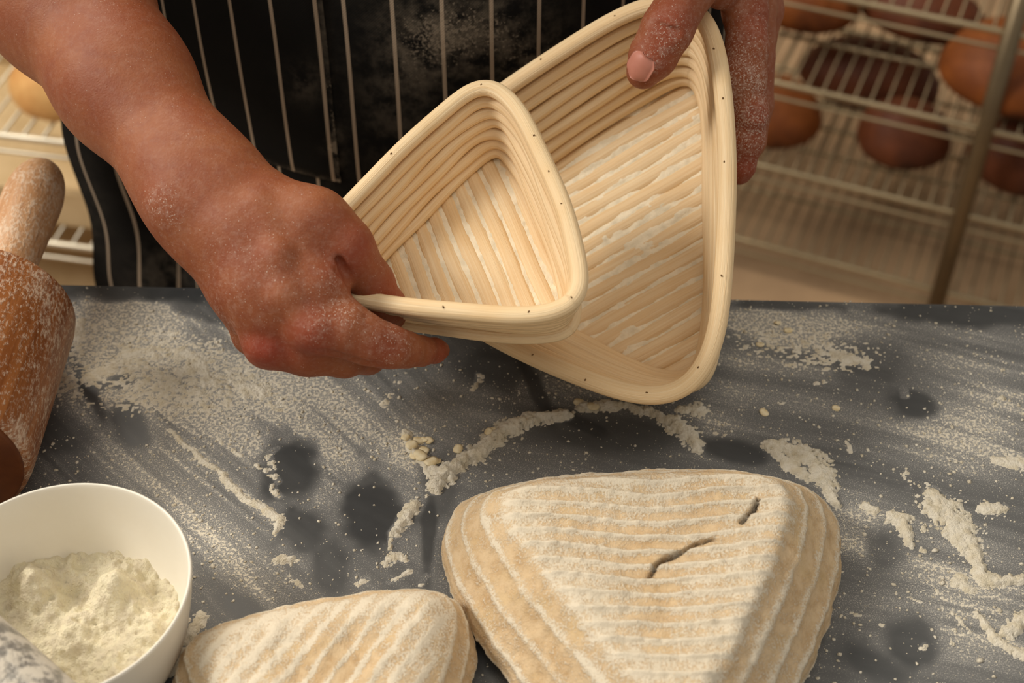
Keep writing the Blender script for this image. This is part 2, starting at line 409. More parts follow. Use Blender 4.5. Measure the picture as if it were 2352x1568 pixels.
THICK = [  # (points in the photograph's frame, half width, height mm)
    ([(995, 1122), (1030, 1078), (1100, 1036), (1160, 992), (1220, 966), (1300, 956)], [17, 20, 21, 22, 20, 13], 5.0),
    ([(930, 1000), (955, 1040), (990, 1072), (1005, 1090)], [9, 13, 15, 13], 2.5),
    ([(1340, 938), (1390, 930), (1450, 932), (1510, 952), (1560, 985), (1600, 1022)], [13, 12, 9, 13, 20, 20], 3.2),
    ([(1560, 940), (1605, 945)], [8, 18], 2.0),
    ([(950, 1160), (930, 1200), (905, 1225)], [14, 20, 12], 3.2), ([(900, 1230), (893, 1260)], [8, 5], 2.0),
    ([(1768, 1022), (1830, 1032), (1880, 1062), (1898, 1112), (1925, 1158)], [16, 24, 24, 22, 8], 3.0), ([(1780, 1040), (1850, 1085)], [10, 22], 2.0),
    ([(2140, 1130), (2165, 1175), (2205, 1225), (2240, 1275)], [22, 38, 32, 18], 2.6), ([(2120, 1140), (2126, 1200), (2122, 1270)], [7, 9, 8], 2.0),
    ([(2195, 1190), (2240, 1250)], [8, 8], 2.0),
    ([(2238, 1270), (2255, 1325), (2300, 1335), (2340, 1330)], [13, 18, 13, 12], 2.5), ([(2045, 1185), (2075, 1195), (2088, 1250)], [16, 18, 12], 2.4),
    ([(1985, 1155), (2010, 1170)], [12, 10], 2.0), ([(2255, 1165), (2295, 1165)], [14, 18], 2.0), ([(2350, 1430), (2310, 1450)], [28, 14], 3.0), ([(2240, 1410), (2290, 1470), (2350, 1500)], [8, 10, 12], 2.0),
    ([(2230, 1350), (2200, 1335)], [12, 14], 1.6), ([(2308, 912), (2350, 938)], [8, 9], 2.0), ([(2290, 1060), (2350, 1065)], [14, 18], 1.2),
    ([(395, 990), (480, 1072), (560, 1140), (640, 1198)], [5, 8, 9, 11], 1.8), ([(500, 1010), (560, 1050), (640, 1108)], [4, 6, 7], 1.5), ([(620, 1080), (617, 1040), (640, 1025)], [9, 9, 5], 1.8),
    ([(632, 1120), (645, 1140)], [8, 9], 1.8), ([(640, 1200), (628, 1225)], [12, 7], 1.8), ([(640, 1285), (668, 1282)], [14, 10], 2.2), ([(660, 1325), (695, 1345)], [6, 8], 1.4),
    ([(880, 1300), (905, 1280), (930, 1285)], [8, 14, 8], 1.4), ([(820, 1340), (840, 1330)], [8, 10], 1.2), ([(965, 1340), (975, 1320)], [10, 8], 1.6), ([(890, 1340), (940, 1310)], [7, 8], 1.2),
    ([(180, 770), (190, 740)], [12, 8], 1.5), ([(300, 810), (340, 800)], [16, 12], 1.3), ([(240, 850), (200, 870)], [22, 16], 1.2), ([(560, 885), (600, 895)], [12, 14], 1.6), ([(420, 900), (520, 915)], [10, 9], 1.2),
    ([(400, 800), (470, 830), (420, 860)], [12, 16, 14], 1.1), ([(880, 930), (915, 880), (935, 850)], [10, 8, 6], .9), ([(940, 840), (1000, 810)], [6, 5], .8), ([(1100, 860), (1085, 890)], [10, 8], .9),
    ([(1930, 820), (1980, 830)], [12, 18], 1.4), ([(1840, 790), (1900, 815)], [8, 10], 1.0), ([(1760, 940), (1790, 925)], [9, 7], 1.2), ([(2075, 895), (2080, 910)], [9, 8], 1.8), ([(1880, 880), (1895, 872)], [8, 6], 1.3),
    ([(1640, 990), (1690, 1000)], [5, 5], .8), ([(1950, 1010), (1960, 1040)], [5, 6], .9), ([(2080, 1090), (2090, 1120)], [9, 7], 1.2), ([(460, 1420), (420, 1470)], [16, 24], 1.6), ([(420, 1500), (390, 1540)], [18, 16], 1.4),
    ([(1960, 1410), (2030, 1440)], [4, 6], 1.0), ([(2120, 1490), (2125, 1484)], [9, 9], 2.0), ([(2150, 1350), (2210, 1440), (2300, 1500)], [4, 5, 6], .9), ([(2060, 1370), (2130, 1390)], [4, 4], .8)]
H = np.zeros(X.shape)
NB = fbm(X * 190, Y * 190, 5, 3); NB2 = fbm(X * 620, Y * 620, 6, 2)
NBL = fbm(X * 150 + 3, Y * 150, 2, 2)
for pts, w, hm in THICK:
    d = stroke(pts, w); prof = np.clip(1 - np.clip(d + 1.4 * (NB - .5) + 1.5 * (NB2 - .5), 0, 9) ** 2, 0, 1) ** .8
    if max(w) < 11: prof = prof * sstep(.42, .60, NBL) * sstep(.40, .58, NB2)
    H = np.maximum(H, prof * hm * .001 * (.15 + .8 * NB + .9 * NB2))
    dust = np.maximum(dust, .75 * np.exp(-np.clip(d - 1, 0, 9) ** 2 / .12) * (.5 + .7 * NB))
dust = np.clip(dust, 0, 1)
hand_heavy = blob(330, 850, 190, 70, 8) + .7 * blob(520, 895, 110, 35, 8) + .6 * blob(1860, 800, 130, 35, 8)
fine = fbm(X * 520, Y * 620, 7, 2) * .75 + .25 * fbm(X * 90, Y * 90, 1, 2)
H = np.maximum(H, np.clip(hand_heavy, 0, 1) * np.clip(fine - .505, 0, 1) * .006 * (dust > .3))
TV = np.stack([X, Y, np.full_like(X, TABLE)], -1).reshape(-1, 3)
n0, n1 = X.shape
top_f = np.stack([(np.arange(n0 - 1)[:, None] * n1 + np.arange(n1 - 1)[None]), ((np.arange(n0 - 1)[:, None] + 1) * n1 + np.arange(n1 - 1)[None]),
                  ((np.arange(n0 - 1)[:, None] + 1) * n1 + np.arange(n1 - 1)[None] + 1), (np.arange(n0 - 1)[:, None] * n1 + np.arange(n1 - 1)[None] + 1)], -1).reshape(-1, 4)
mesh_obj('tabletop', tl(TV), top_f, m_table(), table, smooth=False, attrs={'dust': dust.ravel()})
SIDE = m_table_side()
xa, xb = gx[0], gx[-1]; ya, yb = edge_y(xa), edge_y(xb)
V = [(xa, .13, .8999), (xb, .13, .8999), (xb, yb, .8999), (xa, ya, .8999), (xa, .13, .87), (xb, .13, .87), (xb, yb, .87), (xa, ya, .87)]
mesh_obj('slab', tl(V), [[4, 7, 6, 5], [0, 4, 5, 1], [1, 5, 6, 2], [2, 6, 7, 3], [3, 7, 4, 0], [0, 1, 2, 3]], SIDE, table, smooth=False)
for lx, ly in ((-.55, .2), (.55, .2), (-.55, .58), (.55, .56)):
    V = []; F = []; box(V, F, (lx, ly - .3, .435), (.06, .06, .87)); mesh_obj('leg', V, F, STEEL, table, smooth=False)
# raised flour: ridges and clumps as a height field
keep = H > .00012
fk = keep.ravel()[top_f].any(1)
ff = top_f[fk]; used = np.unique(ff); remap = np.full(len(TV), -1); remap[used] = np.arange(len(used))
FV = TV[used].copy(); FV[:, 2] += H.ravel()[used] - .00006
fr = mesh_obj('flour_ridges', FV - np.array([0, .5, TABLE]), remap[ff], FLR); fr.location = (0, .5, TABLE); fr['kind'] = 'stuff'
tag(fr, 'raised ridges and clumps of cream flour pushed across the dark table', 'flour')
# loose crumbs
ICO_V = np.array([(0, 0, 1)] + [(.894 * math.cos(a), .894 * math.sin(a), .447) for a in np.arange(5) * 2 * math.pi / 5] + [(.894 * math.cos(a), .894 * math.sin(a), -.2) for a in (np.arange(5) + .5) * 2 * math.pi / 5])
ICO_F = [(0, 1 + i, 1 + (i + 1) % 5) for i in range(5)] + [(1 + i, 6 + i, 1 + (i + 1) % 5) for i in range(5)] + [(1 + (i + 1) % 5, 6 + i, 6 + (i + 1) % 5) for i in range(5)]
pr = (dust + .05).ravel() ** 1.5; pr = pr * (np.abs(TV[:, 0]) < .36) * (TV[:, 1] > .33); pr /= pr.sum()
idx = RNG.choice(len(TV), 15000, p=pr); CV = []; CF = []
for k, i in enumerate(idx):
    s = .00020 + .0008 * RNG.random() ** 6 + (.0011 * RNG.random() if k % 60 == 0 else 0)
    q = ICO_V * s * (1 + .5 * (RNG.random((11, 1)) - .5)) * np.array([1 + .6 * RNG.random(), 1, .6])
    a = RNG.random() * 6.28; q = np.stack([q[:, 0] * math.cos(a) - q[:, 1] * math.sin(a), q[:, 0] * math.sin(a) + q[:, 1] * math.cos(a), q[:, 2]], -1)
    CV.append(q + TV[i] + np.array([RNG.normal() * .0008, RNG.normal() * .0008, s * .15])); CF.append(np.array(ICO_F) + 11 * k)
CV = np.concatenate(CV); cr = mesh_obj('flour_crumbs', CV - np.array([0, .5, TABLE]), np.concatenate(CF), FLR); cr.location = (0, .5, TABLE); cr['kind'] = 'stuff'
tag(cr, 'fine loose flour crumbs sprinkled over the dark table top', 'flour')
# oat flakes beside the main ridge
OAT = m_plain('oat_flake', (240, 226, 190), (222, 200, 152), .85, 300)
th = np.linspace(0, 2 * np.pi, 14, endpoint=False)
ov = [np.array([0, 0, .0006])]; 
for r, z in ((.55, .0009), (.95, .0005), (.9, -.0002)):
    ov += [np.array([.0033 * r * math.cos(a) * (1.0 - .12 * math.cos(2 * a)), .0024 * r * math.sin(a), (z * .7) + .0002 * math.cos(2 * a)]) for a in th]
of = [[0, 1 + i, 1 + (i + 1) % 14] for i in range(14)]
for k in range(2): of += [[1 + k * 14 + i, 1 + (k + 1) * 14 + i, 1 + (k + 1) * 14 + (i + 1) % 14, 1 + k * 14 + (i + 1) % 14] for i in range(14)]
of.append([29 + i for i in range(14)][::-1])
oat0 = None
for k, (px, py, s) in enumerate([(932, 1010, 1.1), (946, 1028, 1.3), (962, 1012, 1.2), (973, 1035, 1.2), (985, 1012, 1.1), (966, 1053, 1.5), (990, 1064, 1.5), (951, 1050, 1.0), (975, 1010, .9), (1003, 1060, 1.0),
                                 (1052, 1032, 1.2), (1131, 990, 1.2), (1122, 1002, 1.0), (1330, 925, 1.2), (1362, 940, 1.3), (1746, 792, 1.0), (1810, 760, 1.0), (1785, 742, .9), (1920, 938, .9), (1755, 948, 1.1)]):
    p = T(px, py)
    i = np.argmin((X[:, 0] - p[0]) ** 2); j = np.argmin((Y[i] - p[1]) ** 2)
    if oat0 is None: o = oat0 = mesh_obj('oat_flake', ov, of, OAT)
    else: o = oat0.copy(); COL.objects.link(o)
    o.location = (p[0], p[1], TABLE + float(H[i, j]) + .0003); o.scale = (s, s, s)
    o.rotation_euler = (RNG.normal() * .12, RNG.normal() * .12, RNG.random() * 6.28)
    if k < 10: tag(o, 'flat oat flake in the cluster left of the long flour ridge', 'oat flake', 'oat flakes left of the flour ridge')
    elif k < 15: tag(o, 'flat oat flake caught on a flour ridge below the baskets', 'oat flake', 'oat flakes on the flour ridges')
    else: tag(o, 'small oat flake on the table right of the large basket', 'oat flake', 'oat flakes right of the large basket')

# ------------------------------------------------------------------ proofing baskets
NTH = 168
TH = np.linspace(0, 2 * np.pi, NTH, endpoint=False)
def plan(a, c, ph, st, th=TH):
    z = a * (np.exp(1j * th) + c * np.exp(-2j * th)); q = np.stack([z.real, z.imag], -1)
    k = np.array([math.cos(ph), math.sin(ph)]); return q + (st - 1) * (q @ k)[:, None] * k
def ring(q, z, rx, rz, seg, wob=0, seed=0):
    t = np.roll(q, -1, 0) - np.roll(q, 1, 0); t /= np.linalg.norm(t, axis=1)[:, None]; nrm = np.stack([t[:, 1], -t[:, 0]], -1)
    al = np.linspace(0, 2 * np.pi, seg, endpoint=False)
    w = wob * np.sin(TH * 5 + seed) + wob * .7 * np.sin(TH * 9 + seed * 2.1)
    V = np.empty((len(q), seg, 3))
    V[:, :, :2] = q[:, None] + nrm[:, None] * (rx * np.cos(al))[None, :, None] + (w[:, None] * nrm)[:, None]
    V[:, :, 2] = z + (rz * np.sin(al))[None] + (w * .6)[:, None]
    L = np.concatenate([[0], np.cumsum(np.linalg.norm(np.diff(q, axis=0), axis=1))])
    uv = np.empty((len(q), seg, 2)); uv[:, :, 0] = L[:, None] + seed; uv[:, :, 1] = al[None] * rx
    return V.reshape(-1, 3), grid_faces(len(q), seg, True, True), uv.reshape(-1, 2)
def inside_r(q):
    ang = np.arctan2(q[:, 1], q[:, 0]); r = np.hypot(q[:, 0], q[:, 1]); o = np.argsort(ang); A = ang[o]; R = r[o]
    A = np.concatenate([A - 2 * np.pi, A, A + 2 * np.pi]); R = np.tile(R, 3)
    return lambda x, y: np.interp(np.arctan2(y, x), A, R)
def basket(name, label, spec, dep, ncoil, r_coil, rim_r, seedv, strip_px, pitch, flour_lv, nails):
    px, py, rx, ry, rz, a, c, af, Hh, ph, stt, cf = spec
    def rod(v):
        n = np.linalg.norm(v); k = v / n; K = np.array([[0, -k[2], k[1]], [k[2], 0, -k[0]], [-k[1], k[0], 0]]); return np.eye(3) + math.sin(n) * K + (1 - math.cos(n)) * K @ K
    M = np.stack([_R, _U, -_F], 1) @ rod(np.array([rx, ry, 0.])) @ rod(np.array([0, 0, rz])); org = P(px, py, dep)
    root = empty(name, mat4(M, org)); tag(root, label, 'basket')
    def on_floor(x, y):       # local floor coordinates of a point seen on the floor
        v = M.T @ (P(x, y, 1) - CAM); oo = M.T @ (CAM - org); t = (-Hh - oo[2]) / v[2]; return (oo + t * v)[:2]
    V, F, uv = ring(plan(a, c, ph, stt), 0, rim_r * 1.12, rim_r * .95, 16, .0003, seedv)
    rim = mesh_obj('rim', V, F, CANE, root, uv=uv)
    rim['label'] = 'thick rounded cane rim'
    aout = af + r_coil * 1.15
    for i in range(ncoil):
        t = (i + 1) / ncoil; zt = -rim_r * .55 - (Hh - rim_r * .55 - r_coil * .75) * t
        ai = a - r_coil * .25 + (aout - a + r_coil * .25) * (t ** 1.12); ci = c + (cf - c) * t
        V, F, uv = ring(plan(ai, ci, ph, stt), zt, r_coil * 1.06, r_coil, 12, .0004, seedv + i * 3.7)
        mesh_obj('cane_coil', V, F, CANE, root, uv=uv)
    V, F, uv = ring(plan(aout + r_coil * .9, cf - .01, ph, stt), -Hh - r_coil * .95, r_coil * 1.15, r_coil * 1.05, 12, .0003, seedv + 40.)
    mesh_obj('cane_coil', V, F, CANE, root, uv=uv)
    fq = plan(aout, cf, ph, stt); rf = inside_r(fq)
    p0, p1 = on_floor(*strip_px[0]), on_floor(*strip_px[1]); u = (p1 - p0) / np.linalg.norm(p1 - p0); v = np.array([-u[1], u[0]])
    offs = fq @ v; k0 = math.ceil(offs.min() / pitch); k1 = math.floor(offs.max() / pitch)
    rr = random.Random(seedv)
    off0 = float(p0 @ v) % pitch - pitch / 2
    for k in range(k0 - 1, k1 + 2):
        off = k * pitch + off0; s = np.linspace(-a * 1.6, a * 1.6, 400); q = off * v + s[:, None] * u
        ok = np.hypot(q[:, 0], q[:, 1]) < rf(q[:, 0], q[:, 1])
        if ok.sum() < 12: continue
        s0, s1 = s[ok].min() - .0005, s[ok].max() + .0005; m = 26; ss = np.linspace(s0, s1, m); sg = 11
        al = np.linspace(0, np.pi, sg); w = pitch * .485 * (1 + rr.uniform(-.04, .04)); hh = w * .62
        sh = rr.uniform(-.0003, .0003) + .0004 * np.sin(ss * 70 + k); dz = rr.uniform(-.0004, .0004)
        VV = np.empty((m, sg, 3)); base = (off + sh)[:, None] * v + ss[:, None] * u
        VV[:, :, :2] = base[:, None] + (w * np.cos(al))[None, :, None] * v
        VV[:, :, 2] = -Hh - hh + (hh * np.sin(al))[None] + dz
        uvv = np.empty((m, sg, 2)); uvv[:, :, 0] = ss[:, None] + k * 1.7; uvv[:, :, 1] = al[None] * w + k * .31
        Fs = grid_faces(m, sg)[:, ::-1].tolist() + [list(range(sg)), [(m - 1) * sg + i for i in range(sg)][::-1], [0 * sg, (m - 1) * sg, (m - 1) * sg + sg - 1, sg - 1][::-1]]
        mesh_obj('cane_strip', VV.reshape(-1, 3), Fs, CANE, root, uv=uvv.reshape(-1, 2))
    # flour lodged in the grooves: an uneven sheet that surfaces only between the strips
    g = np.arange(-a * 1.25, a * 1.25, .0009); GX, GY = np.meshgrid(g, g, indexing='ij')
    n_s = fbm(GX * 45 + seedv, GY * 45, seedv, 3); n_f = fbm(GX * 420, GY * 420, seedv + 1, 3)
    al_ = GX * u[0] + GY * u[1]; ac_ = GX * v[0] + GY * v[1]
    n_l = fbm(al_ * 60, ac_ * 260 + 7, seedv + 2, 3)
    Z = -Hh - flour_lv[0] + flour_lv[1] * (n_s - .5) + .0009 * (n_f - .5) + flour_lv[2] * (n_l - .5)
    rr_ = np.hypot(GX, GY) - rf(GX, GY) * .985
    ins = rr_ < 0
    n = len(g); fq_ = grid_faces(n, n)[:, ::-1]; fk_ = ins.ravel()[fq_].all(1); fq_ = fq_[fk_]; us = np.unique(fq_); rm = np.full(n * n, -1); rm[us] = np.arange(len(us))
    fl = mesh_obj('flour_residue', np.stack([GX, GY, Z], -1).reshape(-1, 3)[us], rm[fq_], BFL, root); fl['kind'] = 'stuff'
    fl['label'] = 'cream flour caught between the floor strips'
    # small pegs along the rim
    rq = plan(a, c, ph, stt); V0, F0 = lathe([(0, .0007), (.0007, .0006), (.0011, .0001), (.0011, -.0006)], 8)
    peg0 = None
    for k, (fr_, s) in enumerate(nails):
        i = int(fr_ * NTH) % NTH; zc = rim_r * .95
        Mx = Matrix.Translation((rq[i, 0] * (1 + rr.uniform(-.006, .01)), rq[i, 1] * (1 + rr.uniform(-.006, .01)), zc)) @ Matrix.Rotation(rr.random() * 3, 4, 'Z') @ Matrix.Diagonal((1.4 * s, .8 * s, 1, 1))
        if peg0 is None: peg0 = mesh_obj('peg', V0, F0, DARKHOLE, root); peg0.matrix_local = Mx
        else: share('peg', peg0, root, Mx)
    return root, M, org
SMALL = [1045.69, 499.17, -0.461, -0.2232, -0.6943, 0.0677, 0.2029, 0.0494, 0.0409, 1.496, 0.9811, 0.2324]
LARGE = [1316.15, 462.81, -0.2721, -0.4088, 1.065, 0.1092, 0.1873, 0.0804, 0.0563, 0.3243, 0.9885, 0.245]
nl = [(i / 17 + .022 * math.sin(i * 7.3), .42 + .28 * math.sin(i * 3.1) ** 2) for i in range(17)]
sb, SM, SO = basket('proofing_basket', 'small triangular pale cane proofing basket held at its corner in front', SMALL, .73, 6, .0034, .0041, 3, ((1115, 417), (1217, 650)), .0096, (.0010, .0006, .0013), nl[::2] + nl[3:4])
lb, LM, LO = basket('proofing_basket', 'large triangular pale cane proofing basket held up behind the small one', LARGE, .80, 7, .0039, .0046, 5, ((1340, 546), (1622, 384)), .0098, (.0012, .0016, .0030), nl)

# ------------------------------------------------------------------ loaves (imprint of the baskets in the dough)
def loaf(name, label, center, ang, a_bot, c, Hh, a_top, groove_ang, pitch, sag, crack, seedv, h=.0011, amp=.0024, lump=.0022, terr=5, roundr=.0042):
    R2 = a_bot * 1.35
    gx_ = np.arange(-R2, R2, h); gz = np.arange(-.004, Hh + .010, h)
    GX, GY = np.meshgrid(gx_, gx_, indexing='ij')
    rb = inside_r(plan(1, c, 0, 1)); rt = inside_r(plan(1, .225, 0, 1)); RR = np.hypot(GX, GY); RB = rb(GX, GY); RT = rt(GX, GY); rho = RR / RT
    ca, sa = math.cos(groove_ang), math.sin(groove_ang)
    wv = (fbm(GX * 30 + seedv, GY * 30, seedv, 2) - .5)
    ug = GX * ca + GY * sa; ac = -GX * sa + GY * ca + wv * .004 + (.005 * np.exp(-(ug / .05) ** 2) if crack is not None else 0)
    cyc = np.abs(((ac / pitch) % 1) - .5) * 2                     # 1 at ridge
    ridge = cyc ** 3
    n1 = fbm(GX * 80, GY * 80, seedv, 3) - .5; n2 = fbm(GX * 330, GY * 330, seedv + 2, 3) - .5
    top = Hh - sag * np.exp(-(rho / a_top / .6) ** 2) + amp * (ridge - .4) * sstep(1.10 * a_top, .95 * a_top, rho) + lump * n1 + .0012 * n2
    if crack is not None:
        cd = np.full(GX.shape, 1e9)
        for seg in crack:
            for (x0, y0, w0), (x1, y1, w1) in zip(seg[:-1], seg[1:]):
                dx, dy = x1 - x0, y1 - y0; t = np.clip(((GX - x0) * dx + (GY - y0) * dy) / (dx * dx + dy * dy), 0, 1)
                cd = np.minimum(cd, np.hypot(GX - x0 - t * dx, GY - y0 - t * dy) / (w0 + (w1 - w0) * t))
        top = top - .010 * np.exp(-(cd ** 2))
    D = np.empty((len(gx_), len(gx_), len(gz)), np.float32)
    lipz = .30
    for k, z in enumerate(gz):
        s = np.clip(z / Hh, 0, 1)
        # side profile: widest a third of the way up, drawn in below, sloping to the top plate
        if s < lipz: w = a_bot * (1 - .07 * (1 - s / lipz) ** 2) * RB
        else: q_ = ((s - lipz) / (1 - lipz)) ** 1.2; w = a_bot * RB * (1 - q_) + a_top * RT * q_
        tz = (s * terr + .12 * n1) % 1; w = w + (.0018 * (np.abs(tz - .5) * 2) ** 2 - .0008) * (1 if s > .12 else 0)
        side = (RR - w) * .75 + .0026 * n1 + .0012 * n2
        d2 = z - top
        kk = roundr; hh_ = np.clip(.5 + .5 * (side - d2) / kk, 0, 1)  # smooth max
        D[:, :, k] = np.maximum(side * hh_ + d2 * (1 - hh_) + kk * hh_ * (1 - hh_), -z)
    V, Q = surface_nets(D, np.array([gx_[0], gx_[0], gz[0]]), h)
    xi = np.clip(((V[:, 0] - gx_[0]) / h).astype(int), 0, len(gx_) - 1); yi = np.clip(((V[:, 1] - gx_[0]) / h).astype(int), 0, len(gx_) - 1)
    onr = rho[xi, yi]; rdg = ridge[xi, yi]
    topness = sstep(a_top * 1.12, a_top * .98, onr) * (V[:, 2] > Hh * .75)
    mid = np.exp(-(onr / (a_top * .55)) ** 2)
    fl = (1 - topness) * (.42 + .28 * sstep(.2, .9, ((V[:, 2] / Hh * terr) % 1 - .5) ** 2 * 4)) + topness * (.61 + .35 * rdg - .34 * mid * (1 - rdg))
    fl = fl + .35 * (fbm(V[:, 0] * 30, V[:, 1] * 30 + V[:, 2] * 20, seedv + 3, 3) - .5)
    crk = np.zeros(len(V))
    if crack is not None: crk = np.exp(-(cd[xi, yi] * .9) ** 2) * (V[:, 2] > Hh * .6)
    o = mesh_obj(name, V, Q, LOAF, attrs={'flour': fl, 'crack': crk})
    o.location = (center[0], center[1], TABLE); o.rotation_euler = (0, 0, ang)
    tag(o, label, 'bread loaf')
    return o
lc = np.array([.0690, .4180])
def crack_pts(pts, cen, ang, z):
    r = []
    for px, py, w in pts:
        p = T(px, py, z)[:2] - cen; r.append((p[0] * math.cos(-ang) - p[1] * math.sin(-ang), p[0] * math.sin(-ang) + p[1] * math.cos(-ang), w))
    return r
LA = math.radians(-87)
ck = [crack_pts([(1740, 1152, .0005), (1728, 1180, .0009), (1718, 1186, .0007), (1700, 1205, .0006)], lc, LA, TABLE + .052),
      crack_pts([(1645, 1238, .0004), (1600, 1246, .0005), (1585, 1256, .0006), (1545, 1275, .0009), (1525, 1282, .0008), (1505, 1297, .0007), (1500, 1310, .0005), (1490, 1325, .0005)], lc, LA, TABLE + .052)]
loaf('bread_loaf', 'large triangular floured loaf with parallel ridges and a crack on top', lc, LA, .0990, .165, .056, .0640, -LA, .0086, .0045, ck, 2)
loaf('bread_loaf', 'smaller triangular floured loaf at the front between bowl and large loaf', np.array([-.0835, .3595]), math.radians(-77), .0695, .16, .045, .0530, math.radians(60) + math.radians(77), .0092, .003, None, 6, terr=4, amp=.0005, lump=.0042, roundr=.014)

# ------------------------------------------------------------------ bowl, flour, scoop
bc = T(128, 1345, TABLE + .062)
prof = [(.0, .004), (.030, .004), (.040, .0055), (.050, .018), (.0565, .040), (.0602, .0615), (.0612, .0628), (.0622, .0620), (.0622, .0605), (.0585, .040), (.0525, .0165), (.043, .002), (.036, 0), (.034, .0012), (0, .0012)]
def smooth_prof(p, n=4):
    p = np.array(p)
    for _ in range(2):
        q = [p[0]]
        for i in range(len(p) - 1): q += [p[i] * .75 + p[i + 1] * .25, p[i] * .25 + p[i + 1] * .75]
        q.append(p[-1]); p = np.array(q)
    return p
V, F = lathe(smooth_prof(prof), 112)
bowl = mesh_obj('bowl', V, F[:, ::-1], m_bowl()); bowl.location = (bc[0], bc[1], TABLE)
tag(bowl, 'round white plastic bowl of flour in the front left corner', 'bowl')
g = np.arange(-.062, .0621, .0008); GX, GY = np.meshgrid(g, g, indexing='ij'); RR = np.hypot(GX, GY)
pxl, pyl, _ = proj(np.stack([GX + bc[0], GY + bc[1], np.full_like(GX, TABLE + .032)], -1).reshape(-1, 3)); pxl = pxl.reshape(GX.shape); pyl = pyl.reshape(GX.shape)
Z = .0225 + .012 * (fbm(GX * 60, GY * 60, 3, 4) - .5) + .006 * (fbm(GX * 260, GY * 260, 4, 3) - .5)
Z += .016 * np.exp(-(((pxl - 265) / 45) ** 2 + ((pyl - 1345) / 40) ** 2)) + .016 * np.exp(-(((pxl - 75) / 45) ** 2 + ((pyl - 1335) / 45) ** 2)) - .006 * np.exp(-(((pxl - 160) / 40) ** 2 + ((pyl - 1520) / 60) ** 2)) - .006 * np.exp(-(((pxl - 170) / 40) ** 2 + ((pyl - 1330) / 40) ** 2))
Rin = np.interp(np.clip(Z, 0, .07), [.0045, .0055, .018, .040, .0615], [.030, .040, .0495, .0560, .0597])
ins = RR < Rin + .0015; n = len(g); fq_ = grid_faces(n, n)[:, ::-1]; fk_ = ins.ravel()[fq_].all(1); fq_ = fq_[fk_]; us = np.unique(fq_); rm = np.full(n * n, -1); rm[us] = np.arange(len(us))
fb = mesh_obj('flour_heap', np.stack([GX, GY, Z], -1).reshape(-1, 3)[us], rm[fq_], m_flour('bowl_flour', srgb(240, 229, 196))); fb.location = (bc[0], bc[1], TABLE); fb['kind'] = 'stuff'
tag(fb, 'lumpy heap of cream flour filling the white bowl', 'flour')
# scoop resting on the flour and the bowl's near rim
sc = empty('flour_scoop'); tag(sc, 'grey metal scoop dusted with flour resting in the white bowl', 'scoop')
SCM = m_scoop()
m = 26; al = np.linspace(math.radians(195), math.radians(345), 22); rows = []
for i in range(m):
    s = i / (m - 1); r = .028 * (1 - .10 * s); x = s * .085
    rows.append(np.stack([np.full(22, x) + .012 * (np.abs(np.cos(al))) * (1 if s > .5 else 0) * (s - .5) * -2, r * np.cos(al), r * np.sin(al) + r * .6], -1))
outer = np.array(rows); inner = outer.copy(); inner[:, :, 1] *= .95; inner[:, :, 2] += .0012
V = np.concatenate([outer.reshape(-1, 3), inner.reshape(-1, 3)]); f1 = grid_faces(m, 22); F = f1.tolist() + (f1[:, ::-1] + m * 22).tolist()
b = m * 22
for i in range(m - 1):
    for j in (0, 21): F.append([i * 22 + j, (i + 1) * 22 + j, b + (i + 1) * 22 + j, b + i * 22 + j])
for j in range(21):
    F.append([(m - 1) * 22 + j, (m - 1) * 22 + j + 1, b + (m - 1) * 22 + j + 1, b + (m - 1) * 22 + j]); F.append([j, j + 1, b + j + 1, b + j])
mesh_obj('trough', V, F, SCM, sc)
V, F = lathe([(0, .001), (.012, .001), (.026, .0005), (.0275, 0), (.026, -.0008), (0, -.0008)], 30); o = mesh_obj('back_plate', V, F, SCM, sc); o.rotation_euler = (0, math.pi / 2, 0); o.location = (0, 0, .012); o.scale = (.62, 1, 1)
V, F = tube([(-.001, 0, .012), (-.012, 0, .004), (-.024, 0, -.02), (-.034, 0, -.06)], [.006, .0055, .0065, .0055], 14); mesh_obj('handle', V, F, SCM, sc)
SC_TIP = T(215, 1610, TABLE + .060)
sdir = np.array([.80, -.58, -.12]); sdir /= np.linalg.norm(sdir); side = np.cross([0, 0, -1], sdir); side /= np.linalg.norm(side); upv = np.cross(sdir, side)
SR = np.stack([sdir, side, upv], 1)      # turned over: rounded back uppermost
sc.matrix_world = mat4(SR, SC_TIP - SR @ np.array([.085, -.022, .005]))

# ------------------------------------------------------------------ rolling pin lying across the table, far handle over the edge
pin = empty('rolling_pin'); tag(pin, 'thick brown wooden rolling pin dusted with flour at the left edge', 'rolling pin')
PR = .048
PM = m_pin('rolling_pin_wood', (164, 104, 56), (132, 76, 36), .73); PH = m_pin('rolling_pin_handle_wood', (206, 160, 116), (184, 134, 90), .70)
Lb = .118
prof = [(0, 0), (PR * .55, 0), (PR * .93, .001), (PR * .985, .004), (PR, .010), (PR, Lb * .5), (PR, Lb - .010), (PR * .985, Lb - .004), (PR * .93, Lb - .001), (PR * .55, Lb), (0, Lb)]
V, F = lathe(prof, 96); V = np.stack([V[:, 0], V[:, 2], V[:, 1]], -1); mesh_obj('body', V, F[:, ::-1], PM, pin)
ENDM = m_plain('dark_brown_end', (118, 66, 30), (92, 48, 20), .5, 40)  # darker brown than the body, for the disc on its near end
V, F = lathe([(0, -.0012), (PR * .90, -.0012), (PR * .93, -.0004), (PR * .93, .002), (0, .002)], 64); V = np.stack([V[:, 0], V[:, 2], V[:, 1]], -1)
eo = mesh_obj('end_disc', V, F[:, ::-1], ENDM, pin); eo['label'] = 'dark brown disc on the near end'
hp = [(0, -.002), (.0150, -.002), (.0155, .02), (.0166, .050), (.0182, .085), (.0185, .100), (.0165, .115), (.0115, .126), (.005, .1305), (0, .131)]
hp = smooth_prof(hp)
